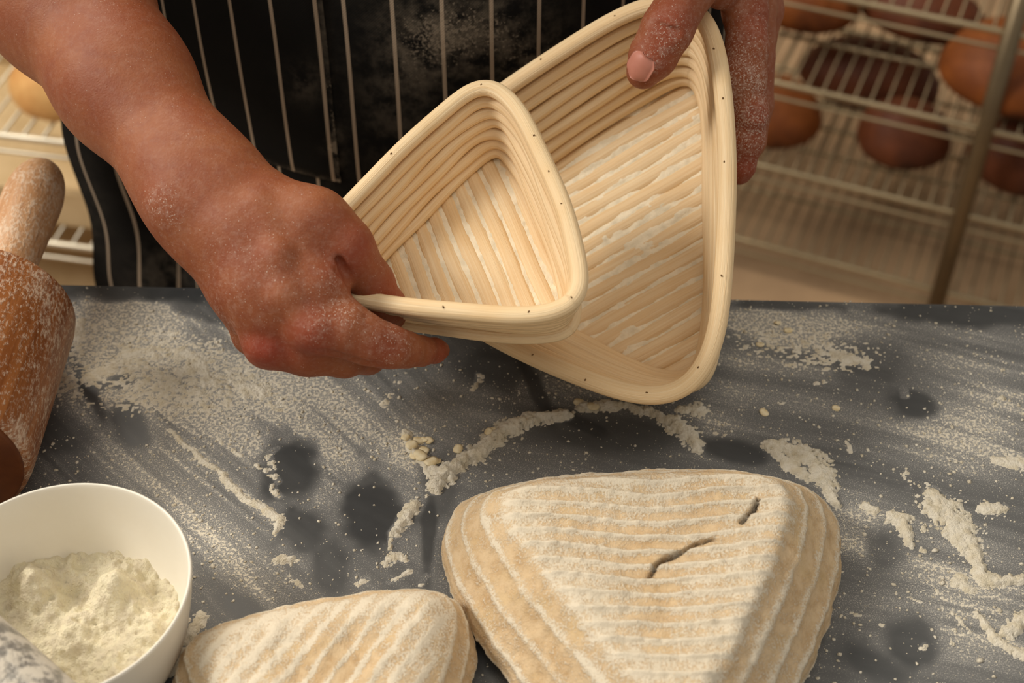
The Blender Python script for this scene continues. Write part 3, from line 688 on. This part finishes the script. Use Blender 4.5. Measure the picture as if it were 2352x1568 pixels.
V, F = lathe(hp, 48); VV = np.stack([V[:, 0], V[:, 2] + Lb, V[:, 1]], -1); mesh_obj('handle', VV, F[:, ::-1], PH, pin)
VV = np.stack([V[:, 0], -V[:, 2], V[:, 1]], -1); mesh_obj('handle', VV, F, PH, pin)
# far end of the body near the table's far edge
pe = P(8, 735, .80); pin_end = np.array([-.298, .602, TABLE + PR])
pdir = np.array([-.008, 1.0, 0]); pdir /= np.linalg.norm(pdir)
pside = np.array([pdir[1], -pdir[0], 0])
pin.matrix_world = mat4(np.stack([pside, pdir, [0, 0, 1]], 1), pin_end - pdir * Lb)

# ------------------------------------------------------------------ the baker: body, hands, apron
def J(px, py, d, r): return (P(px, py, d), r * .001)
def build_sdf(prims, h, grooves=(), pad=.006):
    lo = np.min([np.minimum(p['a'] - p['ra'] * 1.3, p['b'] - p['rb'] * 1.3) for p in prims], 0) - pad
    hi = np.max([np.maximum(p['a'] + p['ra'] * 1.3, p['b'] + p['rb'] * 1.3) for p in prims], 0) + pad
    n = np.ceil((hi - lo) / h).astype(int) + 1
    D = np.full(n, .05, np.float32)
    ax = [lo[i] + h * np.arange(n[i]) for i in range(3)]
    def sub(l, u):
        i0 = np.clip(np.floor((l - lo) / h).astype(int), 0, n - 1); i1 = np.clip(np.ceil((u - lo) / h).astype(int) + 1, 1, n)
        return tuple(slice(i0[q], i1[q]) for q in range(3))
    def pts(s): return np.meshgrid(*[ax[q][s[q]].astype(np.float32) for q in range(3)], indexing='ij', sparse=True)
    for p in prims:
        a, b, ra, rb, k = p['a'], p['b'], p['ra'], p['rb'], p['k']; mg = k + .008
        s = sub(np.minimum(a - ra * 1.3, b - rb * 1.3) - mg, np.maximum(a + ra * 1.3, b + rb * 1.3) + mg)
        x, y, z = pts(s); ba = b - a; L2 = max(ba @ ba, 1e-9)
        t = np.clip(((x - a[0]) * ba[0] + (y - a[1]) * ba[1] + (z - a[2]) * ba[2]) / L2, 0, 1)
        qx = x - a[0] - t * ba[0]; qy = y - a[1] - t * ba[1]; qz = z - a[2] - t * ba[2]
        if p.get('flat') is not None:
            nn, f = p['flat']; dn = qx * nn[0] + qy * nn[1] + qz * nn[2]; e = 1 / f - 1
            qx = qx + e * dn * nn[0]; qy = qy + e * dn * nn[1]; qz = qz + e * dn * nn[2]
        ts = t * t * (3 - 2 * t) if p.get('ease') else t
        d = np.sqrt(qx * qx + qy * qy + qz * qz) - (ra + (rb - ra) * ts)
        if p.get('flat') is not None: d = d * (.5 + .5 * p['flat'][1])
        c = D[s]
        if k > 0:
            hh = np.clip(.5 + .5 * (c - d) / k, 0, 1); D[s] = c * (1 - hh) + d * hh - k * hh * (1 - hh)
        else: D[s] = np.minimum(c, d)
    for pa, pb, w, dep in grooves:
        s = sub(np.minimum(pa, pb) - 4 * w, np.maximum(pa, pb) + 4 * w); x, y, z = pts(s); ba = pb - pa; L2 = max(ba @ ba, 1e-9)
        t = np.clip(((x - pa[0]) * ba[0] + (y - pa[1]) * ba[1] + (z - pa[2]) * ba[2]) / L2, 0, 1)
        d2 = (x - pa[0] - t * ba[0]) ** 2 + (y - pa[1] - t * ba[1]) ** 2 + (z - pa[2] - t * ba[2]) ** 2
        D[s] += dep * np.exp(-d2 / (w * w))
    return D, lo
def chain(js, k, flat=None, ease=False):
    return [dict(a=js[i][0], b=js[i + 1][0], ra=js[i][1], rb=js[i + 1][1], k=k if i else k, flat=flat, ease=ease) for i in range(len(js) - 1)]
vd = _F  # flatten roughly along the viewing direction (back of hand faces it)
vA = np.array([.15, .62, -.75]); vA /= np.linalg.norm(vA)
# --- hand at the small basket (the baker's right)
A = []
A += chain([J(-60, -330, .86, 52), J(150, -12, .80, 44), J(285, 190, .765, 33.5), J(450, 415, .735, 28.0), J(510, 490, .727, 27.5)], .020, (vA, .86))
A += chain([J(510, 490, .727, 27), J(560, 570, .722, 26)], .020, (vA, .72))
IDX = J(722, 752, .703, 12.0); MID = J(618, 788, .716, 11.5); RNG_ = J(585, 765, .737, 11.0); PNK = J(560, 725, .757, 10)
A += chain([J(600, 520, .716, 13), J(665, 640, .706, 13), IDX], .012)
A += chain([J(555, 530, .714, 14), J(590, 665, .709, 14), MID], .012)
A += chain([J(520, 540, .724, 14), J(555, 665, .724, 13.5), RNG_], .012)
A += chain([J(500, 540, .738, 14), J(535, 640, .745, 13), PNK], .012)
A += chain([J(600, 600, .735, 20), J(660, 690, .737, 17)], .014); A += chain([J(585, 550, .716, 17), J(640, 690, .7105, 16)], .018)                      # palm body
A += chain([J(640, 492, .722, 17.5), J(720, 520, .715, 17), J(792, 570, .714, 14.5)], .014)  # thumb ray
A += chain([J(792, 570, .714, 14.0), J(852, 648, .726, 11.4)], .005); A += chain([J(852, 648, .726, 11.4), J(888, 703, .741, 9.8), J(900, 726, .748, 7.5)], .004)
A += chain([J(670, 610, .710, 14), J(728, 668, .7035, 11.5), J(750, 705, .7035, 11)], .011)          # web between thumb and index
A += chain([IDX, J(795, 757, .702, 12.6), J(848, 783, .705, 10.8), J(898, 797, .711, 9.4), J(935, 803, .719, 8.5)], .007); A += chain([J(935, 803, .719, 8.5), J(965, 806, .728, 7.3), J(998, 805, .739, 6.0), J(1013, 804, .744, 4.6)], .004)
A += chain([MID, J(705, 806, .718, 11.2), J(790, 818, .726, 10.5)], .008); A += chain([J(790, 818, .726, 10.5), J(845, 818, .744, 9.0), J(888, 803, .764, 7.5)], .004)
A += chain([RNG_, J(690, 800, .745, 10.5), J(780, 810, .762, 9.6), J(850, 800, .780, 8)], .005)
A += chain([PNK, J(650, 770, .772, 9), J(720, 780, .79, 8.5), J(770, 770, .80, 7)], .005)
A += chain([J(596, 480, .704, 4), J(636, 590, .6935, 4.5), J(655, 680, .691, 4.5), J(712, 750, .691, 4.5)], .009)   # tendon
A += chain([J(716, 756, .6925, 6), J(724, 760, .692, 6)], .009); A += chain([J(600, 796, .706, 5), J(616, 800, .706, 5)], .006)  # knuckles
A += chain([J(395, 470, .716, 7), J(400, 478, .716, 7)], .014)                       # wrist bone
grA = [(P(893, 750, .705), P(905, 790, .701), .0014, .0016), (P(955, 774, .720), P(962, 806, .717), .0013, .0014), (P(826, 716, .698), P(836, 735, .695), .0015, .0016), (P(868, 668, .710), P(892, 648, .712), .0010, .0009), (P(878, 680, .713), P(900, 664, .716), .0009, .0008),
       (P(778, 596, .702), P(800, 645, .704), .0026, .0045), (P(776, 624, .698), P(798, 636, .700), .002, .003), (P(735, 798, .694), P(860, 836, .701), .0019, .0026)]
for q in range(5):
    u = q / 4; grA.append((P(440 + 45 * u + 8 * q, 500 + 10 * q, .704 - .0005 * q), P(560 + 34 * q * .6, 385 + 14 * q, .712), .0018, .0003))
DA, loA = build_sdf(A, .00115, grA); VA, QA = surface_nets(DA, loA, .00115)
# --- hand at the large basket (the baker's left)
B = []
B += chain([(np.array([.275, .87, 1.17]), .046), (np.array([.205, .83, 1.15]), .038), J(1720, -270, .85, 30), J(1712, -190, .838, 28)], .020)
IB = J(1712, 25, .815, 12.6); MB_ = J(1737, 20, .842, 12)
B += chain([J(1700, -190, .825, 14), IB], .012); B += chain([J(1722, -190, .842, 14), MB_], .012); B += chain([J(1738, -180, .86, 13), J(1752, 25, .862, 12)], .012); B += chain([J(1745, -170, .876, 12), J(1752, 15, .885, 11)], .012)
B += chain([J(1660, -195, .815, 18), J(1625, -95, .79, 17), J(1588, -45, .779, 15)], .014)
B += chain([J(1592, -45, .779, 14.8), J(1532, 68, .774, 13.6)], .006); B += chain([J(1532, 68, .774, 13.6), J(1500, 128, .779, 12.6), J(1478, 165, .785, 9.5)], .005)
B += chain([J(1680, -70, .805, 12), J(1655, -20, .80, 9)], .012)
B += chain([IB, J(1716, 110, .812, 11.4), J(1708, 180, .812, 12.3), J(1722, 258, .815, 10.2)], .005); B += chain([J(1730, 258, .8085, 5), J(1733, 266, .8085, 5)], .006); B += chain([J(1722, 258, .815, 10.2), J(1713, 318, .822, 10.5), J(1702, 385, .830, 7.8), J(1698, 402, .832, 5.5)], .004)
B += chain([MB_, J(1739, 130, .842, 10.6), J(1736, 240, .843, 10.2)], .0015); B += chain([J(1736, 240, .843, 10.2), J(1722, 325, .849, 9.4), J(1705, 372, .853, 7)], .003)
B += chain([J(1752, 25, .862, 12), J(1735, 140, .862, 10.5), J(1722, 240, .865, 10), J(1700, 300, .87, 8)], .004)
B += chain([J(1752, 15, .885, 11), J(1735, 110, .885, 9), J(1720, 190, .885, 8.5), J(1700, 250, .885, 7)], .004)
grB = []
for q, yy in enumerate((48, 60, 72, 84, 95)):
    grB.append((P(1492 + 3 * q, yy, .7615), P(1560 - 2 * q, yy + 24 - 2 * q, .7610), .0015, .0021))
for q, (xx, yy) in enumerate(((1750, 38), (1752, 54), (1742, 258), (1744, 270))):
    grB.append((P(xx - 26, yy - 3, .8015), P(xx + 12, yy + 3, .806), .0014, .0012))
grB += [(P(1672, 258, .803), P(1700, 262, .802), .0015, .0012)]
DB, loB = build_sdf(B, .00115, grB); VB, QB = surface_nets(DB, loB, .00115)
# --- torso and upper arms under the clothes (coarser)
BODY_Y = .93; BX = -.05
flatb = (np.array([0, 1.0, 0]), .62)
Tt = [dict(a=np.array([BX, BODY_Y, .55]), b=np.array([BX, BODY_Y, 1.0]), ra=.185, rb=.170, k=.03, flat=flatb), dict(a=np.array([BX, BODY_Y, 1.0]), b=np.array([BX, BODY_Y, 1.36]), ra=.168, rb=.185, k=.03, flat=flatb),
      dict(a=np.array([BX - .13, BODY_Y, 1.40]), b=np.array([BX + .13, BODY_Y, 1.40]), ra=.07, rb=.07, k=.04), dict(a=np.array([BX, BODY_Y, 1.40]), b=np.array([BX, BODY_Y - .01, 1.52]), ra=.062, rb=.058, k=.03)]
elA = A[0]['a']; elB = B[0]['a']
Tt += [dict(a=np.array([BX - .18, BODY_Y, 1.40]), b=elA, ra=.058, rb=.050, k=.02), dict(a=np.array([BX + .18, BODY_Y, 1.40]), b=elB, ra=.058, rb=.045, k=.02)]
DT, loT = build_sdf(Tt, .008); VT, QT = surface_nets(DT, loT, .008)
VALL = np.concatenate([VA, VB, VT]); QALL = np.concatenate([QA, QB + len(VA), QT + len(VA) + len(VB)])
red = np.zeros(len(VALL)); flo = np.zeros(len(VALL))
for (px, py, d, s, v) in ((722, 765, .692, .009, .9), (608, 800, .706, .010, .8), (580, 790, .716, .008, .5), (880, 800, .70, .012, .35), (845, 560, .70, .014, .3), (790, 620, .70, .012, .3), (905, 690, .725, .012, .6), (1000, 800, .735, .012, .4),
                          (1540, 60, .762, .014, .35), (1750, 50, .80, .012, .4), (1745, 265, .803, .011, .35), (1700, 380, .825, .02, .4), (1490, 150, .77, .012, .4), (660, 800, .70, .02, .25)):
    red += v * np.exp(-((VALL - P(px, py, d)) ** 2).sum(1) / s ** 2)
for (px, py, d, s, v) in ((725, 755, .69, .006, .9), (385, 470, .71, .010, .8), (460, 335, .725, .008, .8), (790, 720, .69, .010, .6), (900, 775, .70, .016, .45), (780, 640, .69, .010, .4), (560, 640, .70, .03, .15), (520, 750, .72, .02, .35),
                          (1545, 90, .762, .012, .6), (1720, 120, .80, .03, .45), (1700, 220, .80, .025, .5), (1740, 330, .81, .02, .5), (1500, 150, .765, .01, .3), (640, 620, .69, .03, .12)):
    flo += v * np.exp(-((VALL - P(px, py, d)) ** 2).sum(1) / s ** 2)
flo += .18 + .06 * (VALL[:, 0] > .05)
person = empty('person', Matrix.Translation((BX, BODY_Y, 0)))
tag(person, 'baker in a black apron with thin white stripes holding two proofing baskets', 'person')
PO = np.array([BX, BODY_Y, 0])
body = mesh_obj('body', VALL - PO, QALL, SKIN, person, attrs={'red': np.clip(red, 0, 1), 'flour': np.clip(flo, 0, 1)})
body['label'] = 'bare forearms and floury hands'
# thumb nail
c0 = P(1470, 152, .7715); tipd = P(1462, 180, .776) - P(1500, 118, .764); tipd /= np.linalg.norm(tipd)
nv = -(P(1470, 160, 1) - CAM); nv /= np.linalg.norm(nv); nv = nv - .42 * _R; nv = nv - (nv @ tipd) * tipd; nv /= np.linalg.norm(nv); sv = np.cross(nv, tipd)
nvv = []; 
for i in range(13):
    for j in range(13):
        a_ = -1 + 2 * i / 12; b_ = -1 + 2 * j / 12
        wd = .0078 * math.sqrt(max(0, 1 - max(0, abs(b_) - .35) ** 2 / .55)); 
        nvv.append(c0 + sv * a_ * wd + tipd * b_ * .0080 + nv * (.0034 * (1 - a_ * a_) - .0012 * max(0, b_) ** 2 - .0012 * max(0, -b_) ** 3))
nvv = np.array(nvv); NF = grid_faces(13, 13)
nb = nvv - nv * .0012; F = NF[:, ::-1].tolist() + (NF + 169).tolist()
rimi = [i * 13 for i in range(13)] + [12 * 13 + j for j in range(1, 13)] + [i * 13 + 12 for i in range(11, -1, -1)] + [j for j in range(11, 0, -1)]
for q in range(len(rimi)):
    a_, b_ = rimi[q], rimi[(q + 1) % len(rimi)]; F.append([a_, b_, b_ + 169, a_ + 169])
o = mesh_obj('thumb_nail', np.concatenate([nvv, nb]) - PO, F, NAIL, person); o['label'] = 'pink thumb nail'
# shirt: torso shell and short sleeves
Sh = [dict(a=np.array([BX, BODY_Y, .62]), b=np.array([BX, BODY_Y, 1.0]), ra=.190, rb=.176, k=.03, flat=flatb), dict(a=np.array([BX, BODY_Y, 1.0]), b=np.array([BX, BODY_Y, 1.36]), ra=.174, rb=.192, k=.03, flat=flatb),
      dict(a=np.array([BX - .14, BODY_Y, 1.40]), b=np.array([BX + .14, BODY_Y, 1.40]), ra=.078, rb=.078, k=.04),
      dict(a=np.array([BX - .18, BODY_Y, 1.40]), b=np.array([BX - .18, BODY_Y, 1.40]) * .45 + elA * .55, ra=.068, rb=.066, k=.02), dict(a=np.array([BX + .18, BODY_Y, 1.40]), b=np.array([BX + .18, BODY_Y, 1.40]) * .45 + elB * .55, ra=.068, rb=.064, k=.02)]
DS, loS = build_sdf(Sh, .008); VS, QS = surface_nets(DS, loS, .008)
mesh_obj('shirt', VS - PO, QS, SHIRT, person)
for sx in (-.095, .095):
    V, F = tube([(BX + sx, BODY_Y + .01, .70), (BX + sx, BODY_Y + .01, .45), (BX + sx, BODY_Y + .015, .06)], [.085, .068, .058], 24); mesh_obj('trouser_leg', V - PO, F, SHIRT, person)
    V, F = tube([(BX + sx, BODY_Y + .06, .04), (BX + sx, BODY_Y, .04), (BX + sx, BODY_Y - .10, .035), (BX + sx, BODY_Y - .17, .028)], [.035, .042, .04, .02], 18); mesh_obj('shoe', V - PO, F, SHIRT, person)
# apron: a bent sheet with folds
AXR = .225; AYR = .145; 
def apron_pt(s, z):      # s = arc coordinate (m) from the middle, z height
    t = s / AXR
    x = BX - .01 + AXR * np.sin(np.clip(t, -2.0, 2.0)) * (1 + .05 * sstep(.95, .5, z)); y = BODY_Y - .005 - AYR * np.cos(np.clip(t, -2.0, 2.0)) * (1 + .10 * np.exp(-((z - 1.02) / .16) ** 2))
    out = np.where(s < -.25, (-.25 - s), 0)
    x = x - out * .75; y = y - out * .3
    fold = .006 * np.sin(s * 42 + z * 7) * sstep(.02, .30, np.abs(s + .02)) + .004 * np.sin(s * 25 - z * 16 + 1) + .010 * sstep(-.17, -.30, s) * np.sin(s * 60 + z * 11)
    fold = fold * sstep(1.25, .95, z) + .002 * np.sin(z * 40 + s * 20)
    return np.stack([x, y + fold, z + 0 * s], -1)
ss = np.linspace(-.335, .33, 190); zz = np.linspace(.50, 1.34, 150); SS, ZZ = np.meshgrid(ss, zz, indexing='ij')
SS2 = SS + np.where(SS < -.2, (SS + .2) / .135 * (.006 * np.sin(ZZ * 38) - .012 - .020 * sstep(.80, .98, ZZ)), 0)
AV = apron_pt(SS2, ZZ).reshape(-1, 3)
qx, qy, _ = proj(AV)
af_ = np.zeros(len(AV))
for cx, cy, sx, sy, v in ((1080, 70, 160, 90, .75), (960, 120, 90, 120, .35), (1240, 160, 90, 60, .5), (760, 340, 30, 60, .5), (690, 190, 60, 50, .3), (900, 260, 80, 120, .25), (380, 620, 60, 60, .4), (200, 520, 40, 120, .12), (600, 100, 200, 90, .08)):
    af_ += v * np.exp(-((qx - cx) / sx) ** 2 - ((qy - cy) / sy) ** 2)
auv = np.stack([SS.ravel() + 5.0, ZZ.ravel()], -1)
thick = np.array([0, .0015, 0])
Fq = grid_faces(len(ss), len(zz)); nA = len(AV)
ap = mesh_obj('apron', np.concatenate([AV, AV + thick]) - PO, np.concatenate([Fq, Fq[:, ::-1] + nA]), APRON, person, uv=np.concatenate([auv, auv]), attrs={'flour': np.concatenate([af_, af_])})
ap['label'] = 'black apron with thin white vertical stripes'
# pocket patch on the apron
def apron_s_at(px, py):
    best = np.argmin((qx - px) ** 2 + (qy - py) ** 2); return SS2.ravel()[best], ZZ.ravel()[best]
s1, zb = apron_s_at(783, 412); s0 = s1 - .16; zt = zb + .19
ps = np.linspace(s0, s1, 60); pz = np.linspace(zb, zt, 60); PS, PZ = np.meshgrid(ps, pz, indexing='ij')
PV = apron_pt(PS, PZ).reshape(-1, 3); nr = np.array([0, -1.0, 0])
edge_d = np.minimum.reduce([PS - s0, s1 - PS, PZ - zb, zt - PZ]).ravel()
PV = PV + nr * (.0016 + .0022 * sstep(0, .01, edge_d))[:, None]
kx, ky, _ = proj(PV); pf = .95 * np.exp(-((s1 - PS).ravel() / .004) ** 2) * (.4 + .6 * vnoise(PZ.ravel() * 60, PZ.ravel() * 0, 2)) + .7 * np.exp(-((PZ - zb).ravel() / .003) ** 2)
pf += .9 * np.exp(-((kx - 765) / 20) ** 2 - ((ky - 340) / 14) ** 2) + .35 * np.exp(-((kx - 700) / 40) ** 2 - ((ky - 190) / 40) ** 2)
Fp = grid_faces(60, 60)
ph_u = (.5 * .0305) - ((s1 - .0050) % .0305)
pk = mesh_obj('pocket', np.concatenate([PV, PV - nr * .0012]) - PO, np.concatenate([Fp, Fp[:, ::-1] + len(PV)]), APRON, ap, uv=np.tile(np.stack([PS.ravel() + ph_u + 3.05, PZ.ravel()], -1), (2, 1)), attrs={'flour': np.tile(pf, 2)})
pk.parent = ap; pk['label'] = 'patch pocket with a floury seam'

# ------------------------------------------------------------------ wire racks with bread behind
def rack(name, label, M, W, Dp, heights, post_h, spacing, mat, mids, post_x=None, rail_mat=None):
    root = empty(name, M); tag(root, label, 'rack')
    post_x = post_x or (0, W)
    V, F = tube([(0, 0, 0), (0, 0, post_h * .5), (0, 0, post_h)], .0125, 16)
    p0 = None
    for x in post_x:
        for y in (0, Dp):
            if p0 is None: p0 = mesh_obj('post', V, F, mat, root); p0.location = (x, y, 0)
            else: share('post', p0, root, Matrix.Translation((x, y, 0)))
    Vw, Fw = tube([(0, 0, 0), (0, Dp * .5, 0), (0, Dp, 0)], .0019, 8); w0 = None
    for hgt in heights:
        V = []; F = []
        for (a_, b_, r) in [((0, 0, 0), (W, 0, 0), .0046), ((0, 0, -.024), (W, 0, -.024), .0026), ((0, Dp, 0), (W, Dp, 0), .0055), ((0, 0, 0), (0, Dp, 0), .0055), ((W, 0, 0), (W, Dp, 0), .0055)] + [((0, m_ * Dp, -.006), (W, m_ * Dp, -.006), .0035) for m_ in mids]:
            q = np.linspace(0, 1, 3)[:, None]; v_, f_ = tube(np.array(a_) + q * (np.array(b_) - np.array(a_)), r, 8); F += [[i + len(V) for i in f] for f in f_]; V += list(v_)
        sh = mesh_obj('shelf', V, F, rail_mat or mat, root); sh.location = (0, 0, hgt)
        for k in range(int(W / spacing)):
            Mx = Matrix.Translation((spacing * (k + .5), 0, .004))
            if w0 is None: w0 = mesh_obj('wire', Vw, Fw, mat, sh); w0.matrix_local = Mx
            else: share('wire', w0, sh, Mx)
    return root
ra = math.radians(22.9)
DPOST = 1.95
pp = P(2262, 300, DPOST); base = np.array([pp[0], pp[1], 0])
def post_z(px, py):     # height where a ray meets the vertical through the post
    v = P(px, py, 1) - CAM; t = (base[1] - CAM[1]) / v[1]; return CAM[2] + t * v[2]
hz = [post_z(2268, 298), post_z(2208, 492), post_z(2168, 668)]
dz_ = (hz[0] - hz[2]) / 2
heights = [hz[2], hz[1], hz[0], hz[0] + dz_ * 1.02]
ux = np.array([-math.cos(ra), math.sin(ra), 0]); uy = np.array([math.sin(ra), math.cos(ra), 0])
# local x runs right along the front: post stands at local x = XL
XL = .98; M3 = np.stack([-ux, uy, [0, 0, 1]], 1)
STEEL2 = m_steel('brass_toned_steel', (126, 110, 84), .4)
rorg = base + ux * XL
rack('wire_rack', 'warm steel wire rack of dark breads at the right behind the baker', mat4(M3, rorg), 1.45, .42, heights, heights[-1] + .12, .0225, STEEL2, (.33, .66), post_x=(0, XL, 1.45), rail_mat=m_steel('highlit_rail_steel', (186, 168, 134), .32))  # rails paler than the wires: their bright highlight is put into the colour
def rk(x, y, z): return rorg + M3 @ np.array([x, y, z])
def on_shelf(px, py, z): return T(px, py, z)
def bread(label, p, r, ang, mat, seedv, slash=0, name='bread_loaf'):
    n = 40; mrow = 24; th = np.linspace(0, 2 * np.pi, n, endpoint=False); phv = np.linspace(-np.pi / 2, np.pi / 2, mrow)
    X3 = np.cos(phv)[:, None] * np.cos(th)[None]; Y3 = np.cos(phv)[:, None] * np.sin(th)[None]; Z3 = np.repeat(np.sin(phv)[:, None], n, 1)
    rad = 1 + .10 * (fbm(X3 * 2 + seedv + 9, Y3 * 2 + Z3 * 1.3 + 9, seedv, 3) - .5)
    if slash: rad = rad - .10 * np.exp(-((X3 - .35 * np.sin(seedv) + .5 * Y3) / .10) ** 2) * (Z3 > .2) + .05 * np.exp(-((X3 - .35 * np.sin(seedv) + .5 * Y3 - .2) / .10) ** 2) * (Z3 > .2)
    Zq = np.where(Z3 < 0, Z3 * .55, Z3)
    V = np.stack([X3 * rad * r[0], Y3 * rad * r[1], np.maximum(Zq * rad, -.45) * r[2] + .45 * r[2]], -1).reshape(-1, 3)
    o = mesh_obj(name, V, grid_faces(mrow, n, True), mat); o.location = p; o.rotation_euler = (0, 0, ang); tag(o, label, 'bread'); return o
BR1 = m_bread('orange_brown_crust', (136, 74, 26), (110, 56, 18), (64, 30, 10)); BR2 = m_bread('dark_brown_crust', (104, 54, 26), (82, 40, 18), (40, 20, 10)); BR3 = m_bread('golden_crust', (226, 178, 112), (206, 148, 84), (238, 206, 156))
zA, zB = heights[2] + .008, heights[1] + .008
bread('big orange brown round loaf at the right end of the upper shelf', on_shelf(2320, 218, zA), (.105, .085, .075), -.4, BR1, 1, 1)
bread('brown loaf at the back of the upper shelf beside the hand', on_shelf(1840, 42, zA), (.085, .065, .065), -.4, BR1, 2, 1)
bread('dark loaf at the very back of the upper shelf', on_shelf(2110, 70, zA), (.09, .055, .055), -.4, BR2, 5)
bread('orange brown loaf on the middle shelf next to the fingertips', on_shelf(1775, 305, zB), (.070, .065, .065), -.4, BR1, 3)
bread('dark brown round loaf with black spots in the middle of the middle shelf', on_shelf(2065, 355, zB), (.070, .06, .065), -.4, BR2, 4)
bread('dark loaf in the shade behind the spotted loaf on the middle shelf', on_shelf(1985, 225, zB), (.11, .06, .07), -.4, BR2, 6)
bread('dark brown loaf on the middle shelf right of the post', on_shelf(2335, 415, zB), (.080, .06, .075), -.4, BR2, 7)
# left rack
la = math.radians(10.8); lx = np.array([math.cos(la), -math.sin(la), 0]); ly = np.array([math.sin(la), math.cos(la), 0]); L3 = np.stack([lx, ly, [0, 0, 1]], 1)
q = P(85, 320, 1.75); lz = q[2]
lorg = np.array([q[0], q[1], 0]) - lx * .55
STEEL3 = m_steel('bright_steel', (214, 204, 182), .4)
rack('wire_rack', 'bright steel wire rack with a golden loaf at the left behind the baker', mat4(L3, lorg), 1.1, .42, [.10, lz - .17, lz, lz + .17], lz + .30, .026, STEEL3, (.5,))
bread('golden round loaf on the left rack beside the forearm', T(150, 240, lz + .008), (.060, .060, .06), .2, BR3, 8)
TRAY = m_plain('pale_wood_tray', (208, 182, 140), (188, 160, 116), .7, 12)
for hgt, lab in ((lz - .17, 'shallow pale wooden tray on the shelf below the golden loaf'), (.10, 'shallow pale wooden tray on the lowest shelf of the left rack')):
    V = []; F = []; box(V, F, (.55, .20, .006), (.9, .34, .012)); box(V, F, (.55, .035, .03), (.9, .012, .05)); box(V, F, (.55, .365, .03), (.9, .012, .05)); box(V, F, (.104, .20, .03), (.012, .318, .05)); box(V, F, (.996, .20, .03), (.012, .318, .05))
    o = mesh_obj('bread_tray', V, F, TRAY, smooth=False); o.matrix_world = mat4(L3, lorg + np.array([0, 0, hgt + .0075])); tag(o, lab, 'tray')
